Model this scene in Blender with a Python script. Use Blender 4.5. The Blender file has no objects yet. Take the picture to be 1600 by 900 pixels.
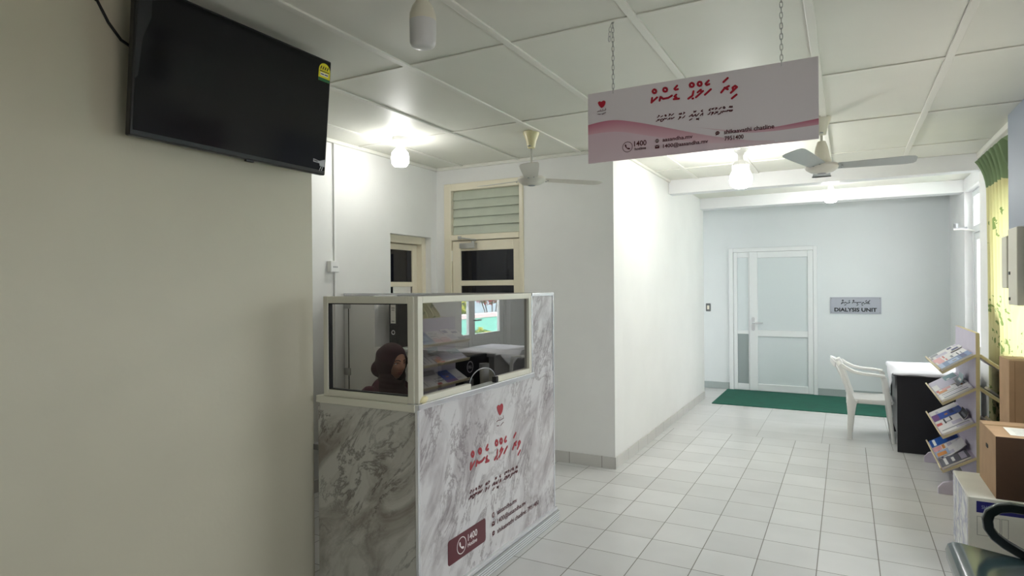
import bpy, bmesh, math, random
from mathutils import Vector, Matrix
random.seed(7)
C = bpy.context.scene.collection
S = bpy.context.scene
pi = math.pi

# ---------------------------------------------------------------- camera, world, light, exposure
cam_d = bpy.data.cameras.new('camera'); cam = bpy.data.objects.new('camera', cam_d); C.objects.link(cam)
cam_d.sensor_width = 36.0; cam_d.lens = 36.0*963.23/1600; cam_d.clip_start = 0.02
YAW, PITCH, ROLL, EYE = 0.496776, -0.00124168, -0.00777801, 1.5423
_F = Vector((-math.sin(YAW), math.cos(YAW), 0)); _R = Vector((math.cos(YAW), math.sin(YAW), 0)); _U = Vector((0, 0, 1))
F2 = _F*math.cos(PITCH)+_U*math.sin(PITCH); U2 = _U*math.cos(PITCH)-_F*math.sin(PITCH)
R3 = _R*math.cos(ROLL)+U2*math.sin(ROLL); U3 = U2*math.cos(ROLL)-_R*math.sin(ROLL)
m3 = Matrix((R3, U3, -F2)).transposed()
cam.matrix_world = Matrix.Translation((0, 0, EYE)) @ m3.to_4x4()
S.camera = cam
S.view_settings.view_transform = 'Standard'; S.view_settings.look = 'None'
S.view_settings.gamma = 1.0; S.view_settings.use_curve_mapping = False
S.view_settings.exposure = 0.6
WORLD_STRENGTH = 6.6
BULB = 62.0            # radiance of the lit lamps
w = bpy.data.worlds.new('world'); S.world = w; w.use_nodes = True
bg = w.node_tree.nodes['Background']; bg.inputs[0].default_value = (0.98, 0.98, 1.0, 1); bg.inputs[1].default_value = WORLD_STRENGTH

def portal(name, loc, rot, sx, sy):
    """marks a wall opening so that the sky's light through it is sampled well"""
    l = bpy.data.lights.new(name, 'AREA'); l.shape = 'RECTANGLE'; l.size = sx; l.size_y = sy
    l.cycles.is_portal = True
    o = bpy.data.objects.new(name, l); o.location = loc; o.rotation_euler = rot; C.objects.link(o)
portal('opening_added_side_window', (1.45, 3.75, 1.53), (0, pi/2, 0), 1.13, 1.3)  # unseen window above the bench, added for its light
portal('opening_added_near_window', (1.45, 0.6, 1.42), (0, pi/2, 0), 0.9, 1.4)  # unseen window near the camera, added for its light
portal('opening_glazed_door', (1.36, 7.72, 1.45), (0, pi/2, 0), 2.2, 1.45)
portal('opening_curtained_window', (1.45, 5.52, 1.60), (0, pi/2, 0), 1.2, 0.95)

# ---------------------------------------------------------------- helpers
def lin(c):
    def f(v):
        v /= 255.0
        return v/12.92 if v <= 0.04045 else ((v+0.055)/1.055)**2.4
    return (f(c[0]), f(c[1]), f(c[2]), 1.0)

def nt(m): return m.node_tree.nodes, m.node_tree.links
def mat(name, col, rough=0.5, metal=0.0, var=0.0, vscale=6.0, bump=0.0, bscale=40.0, spec=0.5, coat=0.0, sub=0.0):
    m = bpy.data.materials.new(name); m.use_nodes = True
    N, L = nt(m); b = N['Principled BSDF']
    b.inputs['Base Color'].default_value = lin(col); b.inputs['Roughness'].default_value = rough
    b.inputs['Metallic'].default_value = metal; b.inputs['Specular IOR Level'].default_value = spec
    b.inputs['Coat Weight'].default_value = coat
    tc = N.new('ShaderNodeTexCoord')
    if var > 0:
        n = N.new('ShaderNodeTexNoise'); n.inputs['Scale'].default_value = vscale; n.inputs['Detail'].default_value = 4
        L.new(tc.outputs['Object'], n.inputs['Vector'])
        r = N.new('ShaderNodeValToRGB'); c = lin(col)
        r.color_ramp.elements[0].position = 0.3; r.color_ramp.elements[1].position = 0.7
        r.color_ramp.elements[0].color = tuple(max(0, v*(1-var)) for v in c[:3])+(1,)
        r.color_ramp.elements[1].color = tuple(min(1, v*(1+var*0.5)) for v in c[:3])+(1,)
        L.new(n.outputs['Fac'], r.inputs['Fac']); L.new(r.outputs['Color'], b.inputs['Base Color'])
    if bump > 0:
        n2 = N.new('ShaderNodeTexNoise'); n2.inputs['Scale'].default_value = bscale; n2.inputs['Detail'].default_value = 3
        L.new(tc.outputs['Object'], n2.inputs['Vector'])
        bp = N.new('ShaderNodeBump'); bp.inputs['Strength'].default_value = bump; bp.inputs['Distance'].default_value = 0.01
        L.new(n2.outputs['Fac'], bp.inputs['Height']); L.new(bp.outputs['Normal'], b.inputs['Normal'])
    return m
def emit(name, col, strength):
    m = bpy.data.materials.new(name); m.use_nodes = True
    b = nt(m)[0]['Principled BSDF']
    b.inputs['Base Color'].default_value = (0.9, 0.9, 0.9, 1)
    b.inputs['Emission Color'].default_value = lin(col); b.inputs['Emission Strength'].default_value = strength
    return m
def glass(name, tint=(1, 1, 1), ior=1.5, rough=0.0):
    m = bpy.data.materials.new(name); m.use_nodes = True
    N, L = nt(m)
    for n in list(N): N.remove(n)
    out = N.new('ShaderNodeOutputMaterial'); mx = N.new('ShaderNodeMixShader'); fr = N.new('ShaderNodeFresnel')
    t = N.new('ShaderNodeBsdfTransparent'); g = N.new('ShaderNodeBsdfGlossy')
    t.inputs['Color'].default_value = tint+(1,); g.inputs['Roughness'].default_value = rough
    ge = N.new('ShaderNodeNewGeometry'); e1 = N.new('ShaderNodeMath'); e1.operation = 'MULTIPLY_ADD'; e1.inputs[1].default_value = -2.0; e1.inputs[2].default_value = 1.0
    L.new(ge.outputs['Backfacing'], e1.inputs[0])
    pw = N.new('ShaderNodeMath'); pw.operation = 'POWER'; pw.inputs[0].default_value = ior; L.new(e1.outputs[0], pw.inputs[1]); L.new(pw.outputs[0], fr.inputs['IOR'])
    L.new(fr.outputs[0], mx.inputs[0]); L.new(t.outputs[0], mx.inputs[1]); L.new(g.outputs[0], mx.inputs[2])
    L.new(mx.outputs[0], out.inputs['Surface'])
    return m

WL = {}                       # world position of every parent
def tag(o, label=None, cat=None, group=None, kind=None):
    if label: o['label'] = label
    if cat: o['category'] = cat
    if group: o['group'] = group
    if kind: o['kind'] = kind
    return o
def thing(name, label, cat, loc, group=None):
    o = bpy.data.objects.new(name, None); o.empty_display_size = 0.1; o.location = loc; C.objects.link(o)
    WL[o] = Vector(loc)
    return tag(o, label, cat, group)

class MB:
    def __init__(s): s.v = []; s.f = []; s.m = []
    def add(s, vs, fs, mi=0):
        k = len(s.v); s.v += [tuple(p) for p in vs]
        for f in fs: s.f.append(tuple(i+k for i in f)); s.m.append(mi)
        return s
    def box(s, x0, x1, y0, y1, z0, z1, mi=0):
        vs = [(x, y, z) for z in (z0, z1) for y in (y0, y1) for x in (x0, x1)]
        return s.add(vs, [(0, 2, 3, 1), (4, 5, 7, 6), (0, 1, 5, 4), (2, 6, 7, 3), (0, 4, 6, 2), (1, 3, 7, 5)], mi)
    def prism(s, pts, ax, a0, a1, mi=0):
        """polygon (counter-clockwise) extruded along axis ax from a0 to a1; pts are the other two coordinates in order"""
        def P(p, a):
            if ax == 'X': return (a, p[0], p[1])
            if ax == 'Y': return (p[0], a, p[1])
            return (p[0], p[1], a)
        n = len(pts); vs = [P(p, a0) for p in pts]+[P(p, a1) for p in pts]
        fs = [tuple(range(n))[::-1], tuple(range(n, 2*n))]+[(i, (i+1) % n, (i+1) % n+n, i+n) for i in range(n)]
        return s.add(vs, fs, mi)
    def lathe(s, prof, c, n=24, ax='Z', mi=0):
        vs = []; fs = []
        for r, h in prof:
            for k in range(n):
                a = 2*pi*k/n; x, y = r*math.cos(a), r*math.sin(a)
                vs.append((c[0]+x, c[1]+y, c[2]+h) if ax == 'Z' else ((c[0]+h, c[1]+x, c[2]+y) if ax == 'X' else (c[0]+x, c[1]+h, c[2]+y)))
        m = len(prof)
        for i in range(m-1):
            for k in range(n):
                fs.append((i*n+k, i*n+(k+1) % n, (i+1)*n+(k+1) % n, (i+1)*n+k))
        fs.append(tuple(range(n))[::-1]); fs.append(tuple((m-1)*n+k for k in range(n)))
        return s.add(vs, fs, mi)
    def tube(s, pts, r, n=8, closed=False, mi=0, w=None, up=None, rs=None):
        """round tube, or (with w) a flattened bar of half sizes w (across, along up) following pts"""
        P = [Vector(p) for p in pts]; m = len(P); vs = []; fs = []
        prev = None
        for i, p in enumerate(P):
            a = P[(i-1) % m] if (closed or i > 0) else p
            b = P[(i+1) % m] if (closed or i < m-1) else p
            t = (b-a).normalized()
            if up is not None:
                u = Vector(up) - t*t.dot(Vector(up)); u.normalize()
            else:
                if prev is None:
                    u = Vector((0, 0, 1)) if abs(t.z) < 0.9 else Vector((1, 0, 0))
                else: u = prev
                u = (u - t*t.dot(u)).normalized()
            prev = u; sd = t.cross(u)
            for k in range(n):
                an = 2*pi*(k+0.5)/n
                ca, sa = math.cos(an), math.sin(an)
                if w:
                    ww = w[i] if isinstance(w[0], (tuple, list)) else w
                    e = 0.45
                    ca = math.copysign(abs(ca)**e, ca); sa = math.copysign(abs(sa)**e, sa)
                    vs.append(p+sd*ca*ww[0]+u*sa*ww[1])
                else:
                    rr = rs[i] if rs else r
                    vs.append(p+sd*ca*rr+u*sa*rr)
        for i in range(m if closed else m-1):
            j = (i+1) % m
            for k in range(n): fs.append((i*n+k, i*n+(k+1) % n, j*n+(k+1) % n, j*n+k))
        if not closed:
            fs.append(tuple(range(n))[::-1]); fs.append(tuple((m-1)*n+k for k in range(n)))
        return s.add(vs, fs, mi)
    def sphere(s, c, r, n=16, mi=0, fn=None):
        vs = []; fs = []; rx, ry, rz = r if isinstance(r, (tuple, list)) else (r, r, r); h = n//2
        vs.append((0, 0, 1))
        for i in range(1, h):
            for k in range(n):
                a = pi*i/h; b = 2*pi*k/n
                vs.append((math.sin(a)*math.cos(b), math.sin(a)*math.sin(b), math.cos(a)))
        vs.append((0, 0, -1))
        for k in range(n): fs.append((0, 1+k, 1+(k+1) % n))
        for i in range(h-2):
            for k in range(n): fs.append((1+i*n+k, 1+(i+1)*n+k, 1+(i+1)*n+(k+1) % n, 1+i*n+(k+1) % n))
        for k in range(n): fs.append((len(vs)-1, 1+(h-2)*n+(k+1) % n, 1+(h-2)*n+k))
        vs = [(c[0]+x*rx, c[1]+y*ry, c[2]+z*rz) if fn is None else tuple(Vector(c)+Vector(fn(x, y, z))) for x, y, z in vs]
        return s.add(vs, fs, mi)
    def xf(s, M):
        s.v = [tuple(M @ Vector(p)) for p in s.v]; return s
    def build(s, name, mats, parent=None, smooth=False, bevel=0.0, origin=None, fix=True):
        if not isinstance(mats, (list, tuple)): mats = [mats]
        if parent is not None: off = WL[parent]
        elif origin is not None: off = Vector(origin)
        else:
            xs = [p[0] for p in s.v]; ys = [p[1] for p in s.v]; zs = [p[2] for p in s.v]
            off = Vector(((min(xs)+max(xs))/2, (min(ys)+max(ys))/2, min(zs)))
        me = bpy.data.meshes.new(name)
        me.from_pydata([(p[0]-off.x, p[1]-off.y, p[2]-off.z) for p in s.v], [], s.f)
        for mm in mats: me.materials.append(mm)
        me.polygons.foreach_set('material_index', s.m)
        if fix:
            bm = bmesh.new(); bm.from_mesh(me); bmesh.ops.recalc_face_normals(bm, faces=bm.faces); bm.to_mesh(me); bm.free()
        if smooth:
            me.polygons.foreach_set('use_smooth', [True]*len(me.polygons))
        me.update()
        o = bpy.data.objects.new(name, me); C.objects.link(o)
        if parent is not None: o.parent = parent; WL[o] = off.copy()
        else: o.location = off; WL[o] = off.copy()
        if smooth == 'auto':
            bm = bmesh.new(); bm.from_mesh(me)
            for e in bm.edges:
                if len(e.link_faces) == 2 and e.calc_face_angle(0) > 0.7: e.smooth = False
            bm.to_mesh(me); bm.free()
        if bevel > 0:
            b = o.modifiers.new('bevel', 'BEVEL'); b.width = bevel; b.segments = 2; b.limit_method = 'ANGLE'; b.angle_limit = 0.8
        return o

def structure(name, mb, m, **k):
    o = mb.build(name, m, **k); o['kind'] = 'structure'; return o
_tn = [0]
def trim(mb, m, **k):
    _tn[0] += 1
    return structure('trim_%d' % _tn[0], mb, m, **k)

def text_geo(s, width=None, height=None, bold=0.0):
    """flat outline of a line of writing: verts (u, v) scaled to width, baseline left at 0,0; height = scale of v (capital height)"""
    cu = bpy.data.curves.new('t', 'FONT'); cu.body = s; cu.size = 1.0; cu.offset = bold; cu.resolution_u = 3
    o = bpy.data.objects.new('t', cu); C.objects.link(o)
    dg = bpy.context.evaluated_depsgraph_get(); dg.update()
    me = bpy.data.meshes.new_from_object(o.evaluated_get(dg))
    vs = [(v.co.x, v.co.y) for v in me.vertices]; fs = [tuple(p.vertices) for p in me.polygons]
    bpy.data.objects.remove(o); bpy.data.curves.remove(cu); bpy.data.meshes.remove(me)
    x0 = min(v[0] for v in vs); x1 = max(v[0] for v in vs)
    su = width/(x1-x0) if width else height/0.7
    sv = height/0.7 if height else su
    return [((v[0]-x0)*su, v[1]*sv) for v in vs], fs
def put_text(mb, s, o, u, v, width, height, bold=0.0, mi=0):
    vs, fs = text_geo(s, width, height, bold); o = Vector(o); u = Vector(u); v = Vector(v)
    mb.add([o+u*a+v*b for a, b in vs], fs, mi)
def stroke(mb, pts, wd, o, u, v, lift=0.0, mi=0):
    """flat pen stroke with round ends through 2-D points on the plane o+u*a+v*b"""
    o = Vector(o); u = Vector(u); v = Vector(v); nn = u.cross(v)
    P = [Vector((p[0], p[1])) for p in pts]; h = wd/2; k = 0
    for a, b in zip(P[:-1], P[1:]):
        d = (b-a)
        if d.length < 1e-6: continue
        d.normalize(); n = Vector((-d.y, d.x))*h
        q = [a+n, a-n, b-n, b+n]; k += 1
        mb.add([o+u*p.x+v*p.y+nn*(lift+k*2e-6) for p in q], [(0, 1, 2, 3)], mi)
    for p in P:
        k += 1
        mb.add([o+u*(p.x+h*math.cos(t*pi/5))+v*(p.y+h*math.sin(t*pi/5))+nn*(lift+k*2e-6) for t in range(10)], [tuple(range(10))], mi)
def disc(mb, c, r, o, u, v, lift=0.0, r0=0.0, n=24, mi=0, sq=1.0):
    o = Vector(o); u = Vector(u); v = Vector(v); nn = u.cross(v)
    def ring(r): return [o+u*(c[0]+r*math.cos(2*pi*t/n))+v*(c[1]+r*sq*math.sin(2*pi*t/n))+nn*lift for t in range(n)]
    if r0 > 0: mb.add(ring(r0)+ring(r), [(i, (i+1) % n, (i+1) % n+n, i+n) for i in range(n)], mi)
    else: mb.add(ring(r), [tuple(range(n))], mi)
def poly(mb, pts, o, u, v, lift=0.0, mi=0):
    o = Vector(o); u = Vector(u); v = Vector(v); nn = u.cross(v)
    mb.add([o+u*p[0]+v*p[1]+nn*lift for p in pts], [tuple(range(len(pts)))], mi)
def rrect(x0, x1, y0, y1, r, n=4):
    out = []
    for cx, cy, a in ((x1-r, y0+r, -pi/2), (x1-r, y1-r, 0), (x0+r, y1-r, pi/2), (x0+r, y0+r, pi)):
        for k in range(n+1): out.append((cx+r*math.cos(a+pi/2*k/n), cy+r*math.sin(a+pi/2*k/n)))
    return out
def copy_tree(o, parent=None):
    c = o.copy(); C.objects.link(c)
    if parent is not None: c.parent = parent
    for ch in list(o.children): copy_tree(ch, c)
    return c

# ---------------------------------------------------------------- materials
M = {}
M['wall'] = mat('white_wall_paint', (236, 236, 233), 0.55, var=0.03, vscale=2.5, bump=0.05, bscale=60)
M['cream_wall'] = mat('cream_wall_paint', (205, 200, 180), 0.5, var=0.05, vscale=1.6, bump=0.06, bscale=45)
M['ceiling'] = mat('ceiling_board', (231, 231, 221), 0.5, var=0.04, vscale=1.5, bump=0.10, bscale=2.2, spec=0.25)
M['batten'] = mat('white_batten', (232, 231, 222), 0.45)
M['beam'] = mat('beam_paint', (238, 239, 240), 0.5, var=0.02)
M['far_wall'] = mat('far_wall_paint', (224, 229, 231), 0.55, var=0.02, vscale=2)
M['cream_wood'] = mat('cream_gloss_paint', (236, 228, 205), 0.35, var=0.03)
M['dark_pane'] = mat('dark_window_pane', (16, 18, 28), 0.06)
M['louvre'] = mat('louvre_glass', (196, 202, 186), 0.15, spec=0.5, var=0.05, vscale=9)
M['alu'] = mat('white_aluminium', (230, 233, 234), 0.35)
M['alu_frame'] = mat('champagne_aluminium', (222, 219, 204), 0.4, metal=0.05)
M['alu_bright'] = mat('bright_aluminium', (225, 226, 230), 0.25, metal=0.55)
M['frosted'] = mat('frosted_panel', (214, 222, 224), 0.3)
M['white'] = mat('white_plastic', (238, 238, 236), 0.35)
M['offwhite'] = mat('offwhite_plastic', (226, 222, 206), 0.4)
M['cream_plastic'] = mat('cream_plastic', (232, 222, 176), 0.35)
M['black'] = mat('black_plastic', (18, 18, 21), 0.35)
M['screen'] = mat('black_screen', (11, 12, 17), 0.13, spec=0.35)
M['rubber'] = mat('black_rubber', (14, 14, 14), 0.7)
M['chrome'] = mat('chrome', (205, 205, 208), 0.18, metal=0.9)
M['steel'] = mat('brushed_steel', (190, 190, 188), 0.28, metal=0.9)
M['grey'] = mat('grey_metal', (150, 152, 156), 0.4, metal=0.3)
M['fan_grey'] = mat('fan_blade_paint', (176, 180, 180), 0.35)
M['fan_white'] = mat('fan_white_paint', (216, 212, 202), 0.35)
M['green_mat'] = mat('green_mat_rubber', (0, 92, 74), 0.75, var=0.18, vscale=7, bump=0.3, bscale=300)
M['red'] = mat('red_print', (172, 14, 44), 0.5); M['red_soft'] = mat('red_film_print', (164, 52, 62), 0.5)
M['maroon'] = mat('maroon_print', (78, 10, 26), 0.5)
M['sticker'] = mat('maroon_sticker', (92, 32, 44), 0.4)
M['white_print'] = mat('white_print', (238, 232, 232), 0.5)
M['ink'] = mat('black_ink', (10, 12, 18), 0.5)
M['lavender'] = mat('lavender_laminate', (214, 206, 224), 0.45, var=0.03)
M['edge'] = mat('beige_edging', (206, 192, 158), 0.5)
M['desk'] = mat('dark_desk_laminate', (30, 30, 36), 0.45, var=0.1)
M['desk_grey'] = mat('grey_desk_laminate', (112, 112, 116), 0.5)
M['cloth'] = mat('white_cloth', (238, 238, 246), 0.8, bump=0.2, bscale=25)
M['carton'] = mat('brown_cardboard', (178, 145, 112), 0.75, var=0.08, vscale=10)
M['carton_dark'] = mat('dark_brown_cardboard', (74, 50, 32), 0.75, var=0.1, vscale=8)
M['carton_white'] = mat('white_cardboard', (224, 222, 212), 0.55, var=0.05, vscale=9)
M['blue_print'] = mat('navy_print', (28, 28, 112), 0.5)
M['paper'] = mat('paper', (238, 236, 228), 0.7, var=0.04, vscale=30)
M['bench'] = mat('dark_teal_metal', (46, 66, 70), 0.16, spec=0.7, var=0.06)
M['bench_dark'] = mat('black_green_metal', (20, 32, 34), 0.2, spec=0.7)
M['panel_grey'] = mat('blue_grey_board', (150, 158, 172), 0.5)
M['grey_print'] = mat('grey_line_print', (120, 120, 112), 0.6)
M['glass_side'] = glass('clear_booth_glass', (0.98, 0.97, 0.98), 1.42)
M['glass_booth'] = glass('tinted_booth_glass', (0.46, 0.45, 0.48), 2.9)
M['glass_clear'] = glass('clear_glass', (0.96, 0.98, 0.98), 1.45)

def floor_material():
    m = bpy.data.materials.new('ceramic_floor_tile'); m.use_nodes = True
    N, L = nt(m); b = N['Principled BSDF']
    g = N.new('ShaderNodeNewGeometry'); sp = N.new('ShaderNodeSeparateXYZ'); L.new(g.outputs['Position'], sp.inputs[0])
    def mt(op, a, bb=None, c=None):
        n = N.new('ShaderNodeMath'); n.operation = op
        for i, x in enumerate((a, bb, c)):
            if x is None: continue
            if isinstance(x, (int, float)): n.inputs[i].default_value = x
            else: L.new(x, n.inputs[i])
        return n.outputs[0]
    def cells(sock, o, step): return mt('DIVIDE', mt('SUBTRACT', sock, o), step)
    def line(t, half):           # 1 on a joint
        fr = mt('FRACT', t); d = mt('MINIMUM', fr, mt('SUBTRACT', 1.0, fr)); return mt('LESS_THAN', d, half)
    X, Y = sp.outputs[0], sp.outputs[1]
    far = mt('GREATER_THAN', Y, 6.706)
    ax, ay = cells(X, -1.9503, 0.3), cells(Y, 4.9062, 0.3)
    bx, by = cells(X, -0.816, 0.595), cells(Y, 6.997, 0.595)
    def sel(a, bb): return mt('ADD', mt('MULTIPLY', a, mt('SUBTRACT', 1.0, far)), mt('MULTIPLY', bb, far))
    ja = mt('MAXIMUM', line(ax, 0.0085), line(ay, 0.0085)); jb = mt('MAXIMUM', line(bx, 0.003), line(by, 0.003))
    j = sel(ja, jb)
    cx, cy = sel(mt('FLOOR', ax), mt('FLOOR', bx)), sel(mt('FLOOR', ay), mt('FLOOR', by))
    cv = N.new('ShaderNodeCombineXYZ'); L.new(cx, cv.inputs[0]); L.new(cy, cv.inputs[1])
    wn = N.new('ShaderNodeTexWhiteNoise'); L.new(cv.outputs[0], wn.inputs['Vector'])
    r = N.new('ShaderNodeValToRGB'); r.color_ramp.elements[0].color = lin((218, 218, 217)); r.color_ramp.elements[1].color = lin((229, 229, 228))
    L.new(wn.outputs['Value'], r.inputs['Fac'])
    ns = N.new('ShaderNodeTexNoise'); ns.inputs['Scale'].default_value = 3.0; ns.inputs['Detail'].default_value = 5; L.new(g.outputs['Position'], ns.inputs['Vector'])
    mx0 = N.new('ShaderNodeMix'); mx0.data_type = 'RGBA'; mx0.blend_type = 'MULTIPLY'; mx0.inputs['Factor'].default_value = 0.16
    L.new(r.outputs['Color'], mx0.inputs['A']); L.new(ns.outputs['Fac'], mx0.inputs['B'])
    mx = N.new('ShaderNodeMix'); mx.data_type = 'RGBA'; L.new(j, mx.inputs['Factor'])
    L.new(mx0.outputs['Result'], mx.inputs['A']); mx.inputs['B'].default_value = lin((122, 120, 114))
    L.new(mx.outputs['Result'], b.inputs['Base Color'])
    rr = mt('ADD', 0.22, mt('MULTIPLY', j, 0.5)); L.new(rr, b.inputs['Roughness'])
    b.inputs['Specular IOR Level'].default_value = 0.45
    bp = N.new('ShaderNodeBump'); bp.inputs['Strength'].default_value = 0.4; bp.inputs['Distance'].default_value = 0.002; bp.invert = True
    L.new(j, bp.inputs['Height']); L.new(bp.outputs['Normal'], b.inputs['Normal'])
    return m
M['floor'] = floor_material()

def skirting_material(axis):
    m = bpy.data.materials.new('skirting_tile'); m.use_nodes = True
    N, L = nt(m); b = N['Principled BSDF']; b.inputs['Roughness'].default_value = 0.3
    g = N.new('ShaderNodeNewGeometry'); sp = N.new('ShaderNodeSeparateXYZ'); L.new(g.outputs['Position'], sp.inputs[0])
    d = N.new('ShaderNodeMath'); d.operation = 'MULTIPLY_ADD'; d.inputs[1].default_value = 1/0.3; d.inputs[2].default_value = 0.14 if axis == 0 else 0.3
    L.new(sp.outputs[axis], d.inputs[0])
    f = N.new('ShaderNodeMath'); f.operation = 'FRACT'; L.new(d.outputs[0], f.inputs[0])
    l = N.new('ShaderNodeMath'); l.operation = 'LESS_THAN'; l.inputs[1].default_value = 0.018; L.new(f.outputs[0], l.inputs[0])
    mx = N.new('ShaderNodeMix'); mx.data_type = 'RGBA'; L.new(l.outputs[0], mx.inputs['Factor'])
    mx.inputs['A'].default_value = lin((204, 202, 197)); mx.inputs['B'].default_value = lin((140, 137, 130))
    L.new(mx.outputs['Result'], b.inputs['Base Color'])
    return m
M['skirt_x'] = skirting_material(0); M['skirt_y'] = skirting_material(1)

def marble(name, base, vein, dark, rotv, sc=1.0):
    m = bpy.data.materials.new(name); m.use_nodes = True
    N, L = nt(m); b = N['Principled BSDF']; b.inputs['Roughness'].default_value = 0.3
    tc = N.new('ShaderNodeTexCoord'); mp = N.new('ShaderNodeMapping'); mp.inputs['Rotation'].default_value = rotv
    mp.inputs['Scale'].default_value = (sc, sc, sc)
    L.new(tc.outputs['Object'], mp.inputs['Vector'])
    st = N.new('ShaderNodeMapping'); st.inputs['Scale'].default_value = (1, 2.6, 1.0); st.inputs['Rotation'].default_value = (0, 0, 0)
    st2 = N.new('ShaderNodeMapping'); st2.inputs['Scale'].default_value = (1.9, 1.9, 0.85)
    L.new(mp.outputs[0], st2.inputs['Vector'])
    n1 = N.new('ShaderNodeTexNoise'); n1.inputs['Scale'].default_value = 2.6; n1.inputs['Detail'].default_value = 9; n1.inputs['Roughness'].default_value = 0.62; n1.inputs['Distortion'].default_value = 0.9
    L.new(st2.outputs[0], n1.inputs['Vector'])
    r1 = N.new('ShaderNodeValToRGB'); e = r1.color_ramp.elements
    e[0].position = 0.33; e[0].color = lin(vein); e[1].position = 0.53; e[1].color = lin(base)
    L.new(n1.outputs['Fac'], r1.inputs['Fac'])
    n2 = N.new('ShaderNodeTexNoise'); n2.inputs['Scale'].default_value = 3.4; n2.inputs['Detail'].default_value = 10; n2.inputs['Roughness'].default_value = 0.7; n2.inputs['Distortion'].default_value = 0.6
    L.new(st2.outputs[0], n2.inputs['Vector'])
    ab = N.new('ShaderNodeMath'); ab.operation = 'SUBTRACT'; ab.inputs[1].default_value = 0.47; L.new(n2.outputs['Fac'], ab.inputs[0])
    a2 = N.new('ShaderNodeMath'); a2.operation = 'ABSOLUTE'; L.new(ab.outputs[0], a2.inputs[0])
    r2 = N.new('ShaderNodeValToRGB'); r2.color_ramp.elements[0].position = 0.0; r2.color_ramp.elements[0].color = (1, 1, 1, 1)
    r2.color_ramp.elements[1].position = 0.035; r2.color_ramp.elements[1].color = (0, 0, 0, 1); L.new(a2.outputs[0], r2.inputs['Fac'])
    n3 = N.new('ShaderNodeTexNoise'); n3.inputs['Scale'].default_value = 2.0; n3.inputs['Detail'].default_value = 3; L.new(mp.outputs[0], n3.inputs['Vector'])
    r3 = N.new('ShaderNodeValToRGB'); r3.color_ramp.elements[0].position = 0.38; r3.color_ramp.elements[1].position = 0.56; L.new(n3.outputs['Fac'], r3.inputs['Fac'])
    mu = N.new('ShaderNodeMath'); mu.operation = 'MULTIPLY'; L.new(r2.outputs['Color'], mu.inputs[0]); L.new(r3.outputs['Color'], mu.inputs[1])
    mu2 = N.new('ShaderNodeMath'); mu2.operation = 'MULTIPLY'; mu2.inputs[1].default_value = 0.72; L.new(mu.outputs[0], mu2.inputs[0])
    mx = N.new('ShaderNodeMix'); mx.data_type = 'RGBA'; L.new(mu2.outputs[0], mx.inputs['Factor'])
    L.new(r1.outputs['Color'], mx.inputs['A']); mx.inputs['B'].default_value = lin(dark)
    L.new(mx.outputs['Result'], b.inputs['Base Color'])
    return m
M['marble_long'] = marble('white_marble_film', (212, 210, 211), (160, 153, 156), (110, 97, 101), (math.radians(30), 0, 0))
M['marble_side'] = marble('grey_marble_film', (192, 190, 182), (134, 126, 117), (72, 60, 53), (0, math.radians(-40), 0), 0.95)

def curtain_material():
    m = bpy.data.materials.new('floral_curtain'); m.use_nodes = True
    N, L = nt(m); b = N['Principled BSDF']; b.inputs['Roughness'].default_value = 0.85
    g = N.new('ShaderNodeNewGeometry'); sp = N.new('ShaderNodeSeparateXYZ'); L.new(g.outputs['Position'], sp.inputs[0])
    def mt(op, a, bb=None):
        n = N.new('ShaderNodeMath'); n.operation = op
        for i, x in enumerate((a, bb)):
            if x is None: continue
            if isinstance(x, (int, float)): n.inputs[i].default_value = x
            else: L.new(x, n.inputs[i])
        return n.outputs[0]
    Z = sp.outputs[2]
    n1 = N.new('ShaderNodeTexNoise'); n1.inputs['Scale'].default_value = 18; n1.inputs['Detail'].default_value = 5; L.new(g.outputs['Position'], n1.inputs['Vector'])
    n2 = N.new('ShaderNodeTexNoise'); n2.inputs['Scale'].default_value = 5.5; n2.inputs['Detail'].default_value = 1; L.new(g.outputs['Position'], n2.inputs['Vector'])
    top = mt('GREATER_THAN', mt('ADD', Z, mt('MULTIPLY', mt('SUBTRACT', n1.outputs['Fac'], 0.5), 0.05)), 2.30)
    def band(z0, z1): return mt('MULTIPLY', mt('GREATER_THAN', Z, z0), mt('LESS_THAN', Z, z1))
    bands = mt('MAXIMUM', mt('MAXIMUM', band(1.0, 1.45), band(1.86, 2.1)), band(0.35, 0.7))
    leaf = mt('MULTIPLY', mt('GREATER_THAN', n1.outputs['Fac'], 0.54), mt('GREATER_THAN', n2.outputs['Fac'], 0.50))
    fl = mt('MULTIPLY', bands, leaf)
    mx = N.new('ShaderNodeMix'); mx.data_type = 'RGBA'; L.new(fl, mx.inputs['Factor'])
    mx.inputs['A'].default_value = lin((228, 223, 172)); mx.inputs['B'].default_value = lin((140, 160, 100))
    mx2 = N.new('ShaderNodeMix'); mx2.data_type = 'RGBA'; L.new(top, mx2.inputs['Factor'])
    L.new(mx.outputs['Result'], mx2.inputs['A']); mx2.inputs['B'].default_value = lin((132, 154, 116))
    L.new(mx2.outputs['Result'], b.inputs['Base Color'])
    tr = N.new('ShaderNodeBsdfTranslucent'); L.new(mx2.outputs['Result'], tr.inputs['Color'])
    ms = N.new('ShaderNodeMixShader'); ms.inputs[0].default_value = 0.35
    L.new(b.outputs[0], ms.inputs[1]); L.new(tr.outputs[0], ms.inputs[2])
    L.new(ms.outputs[0], N['Material Output'].inputs['Surface'])
    return m
M['curtain'] = curtain_material()

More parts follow.
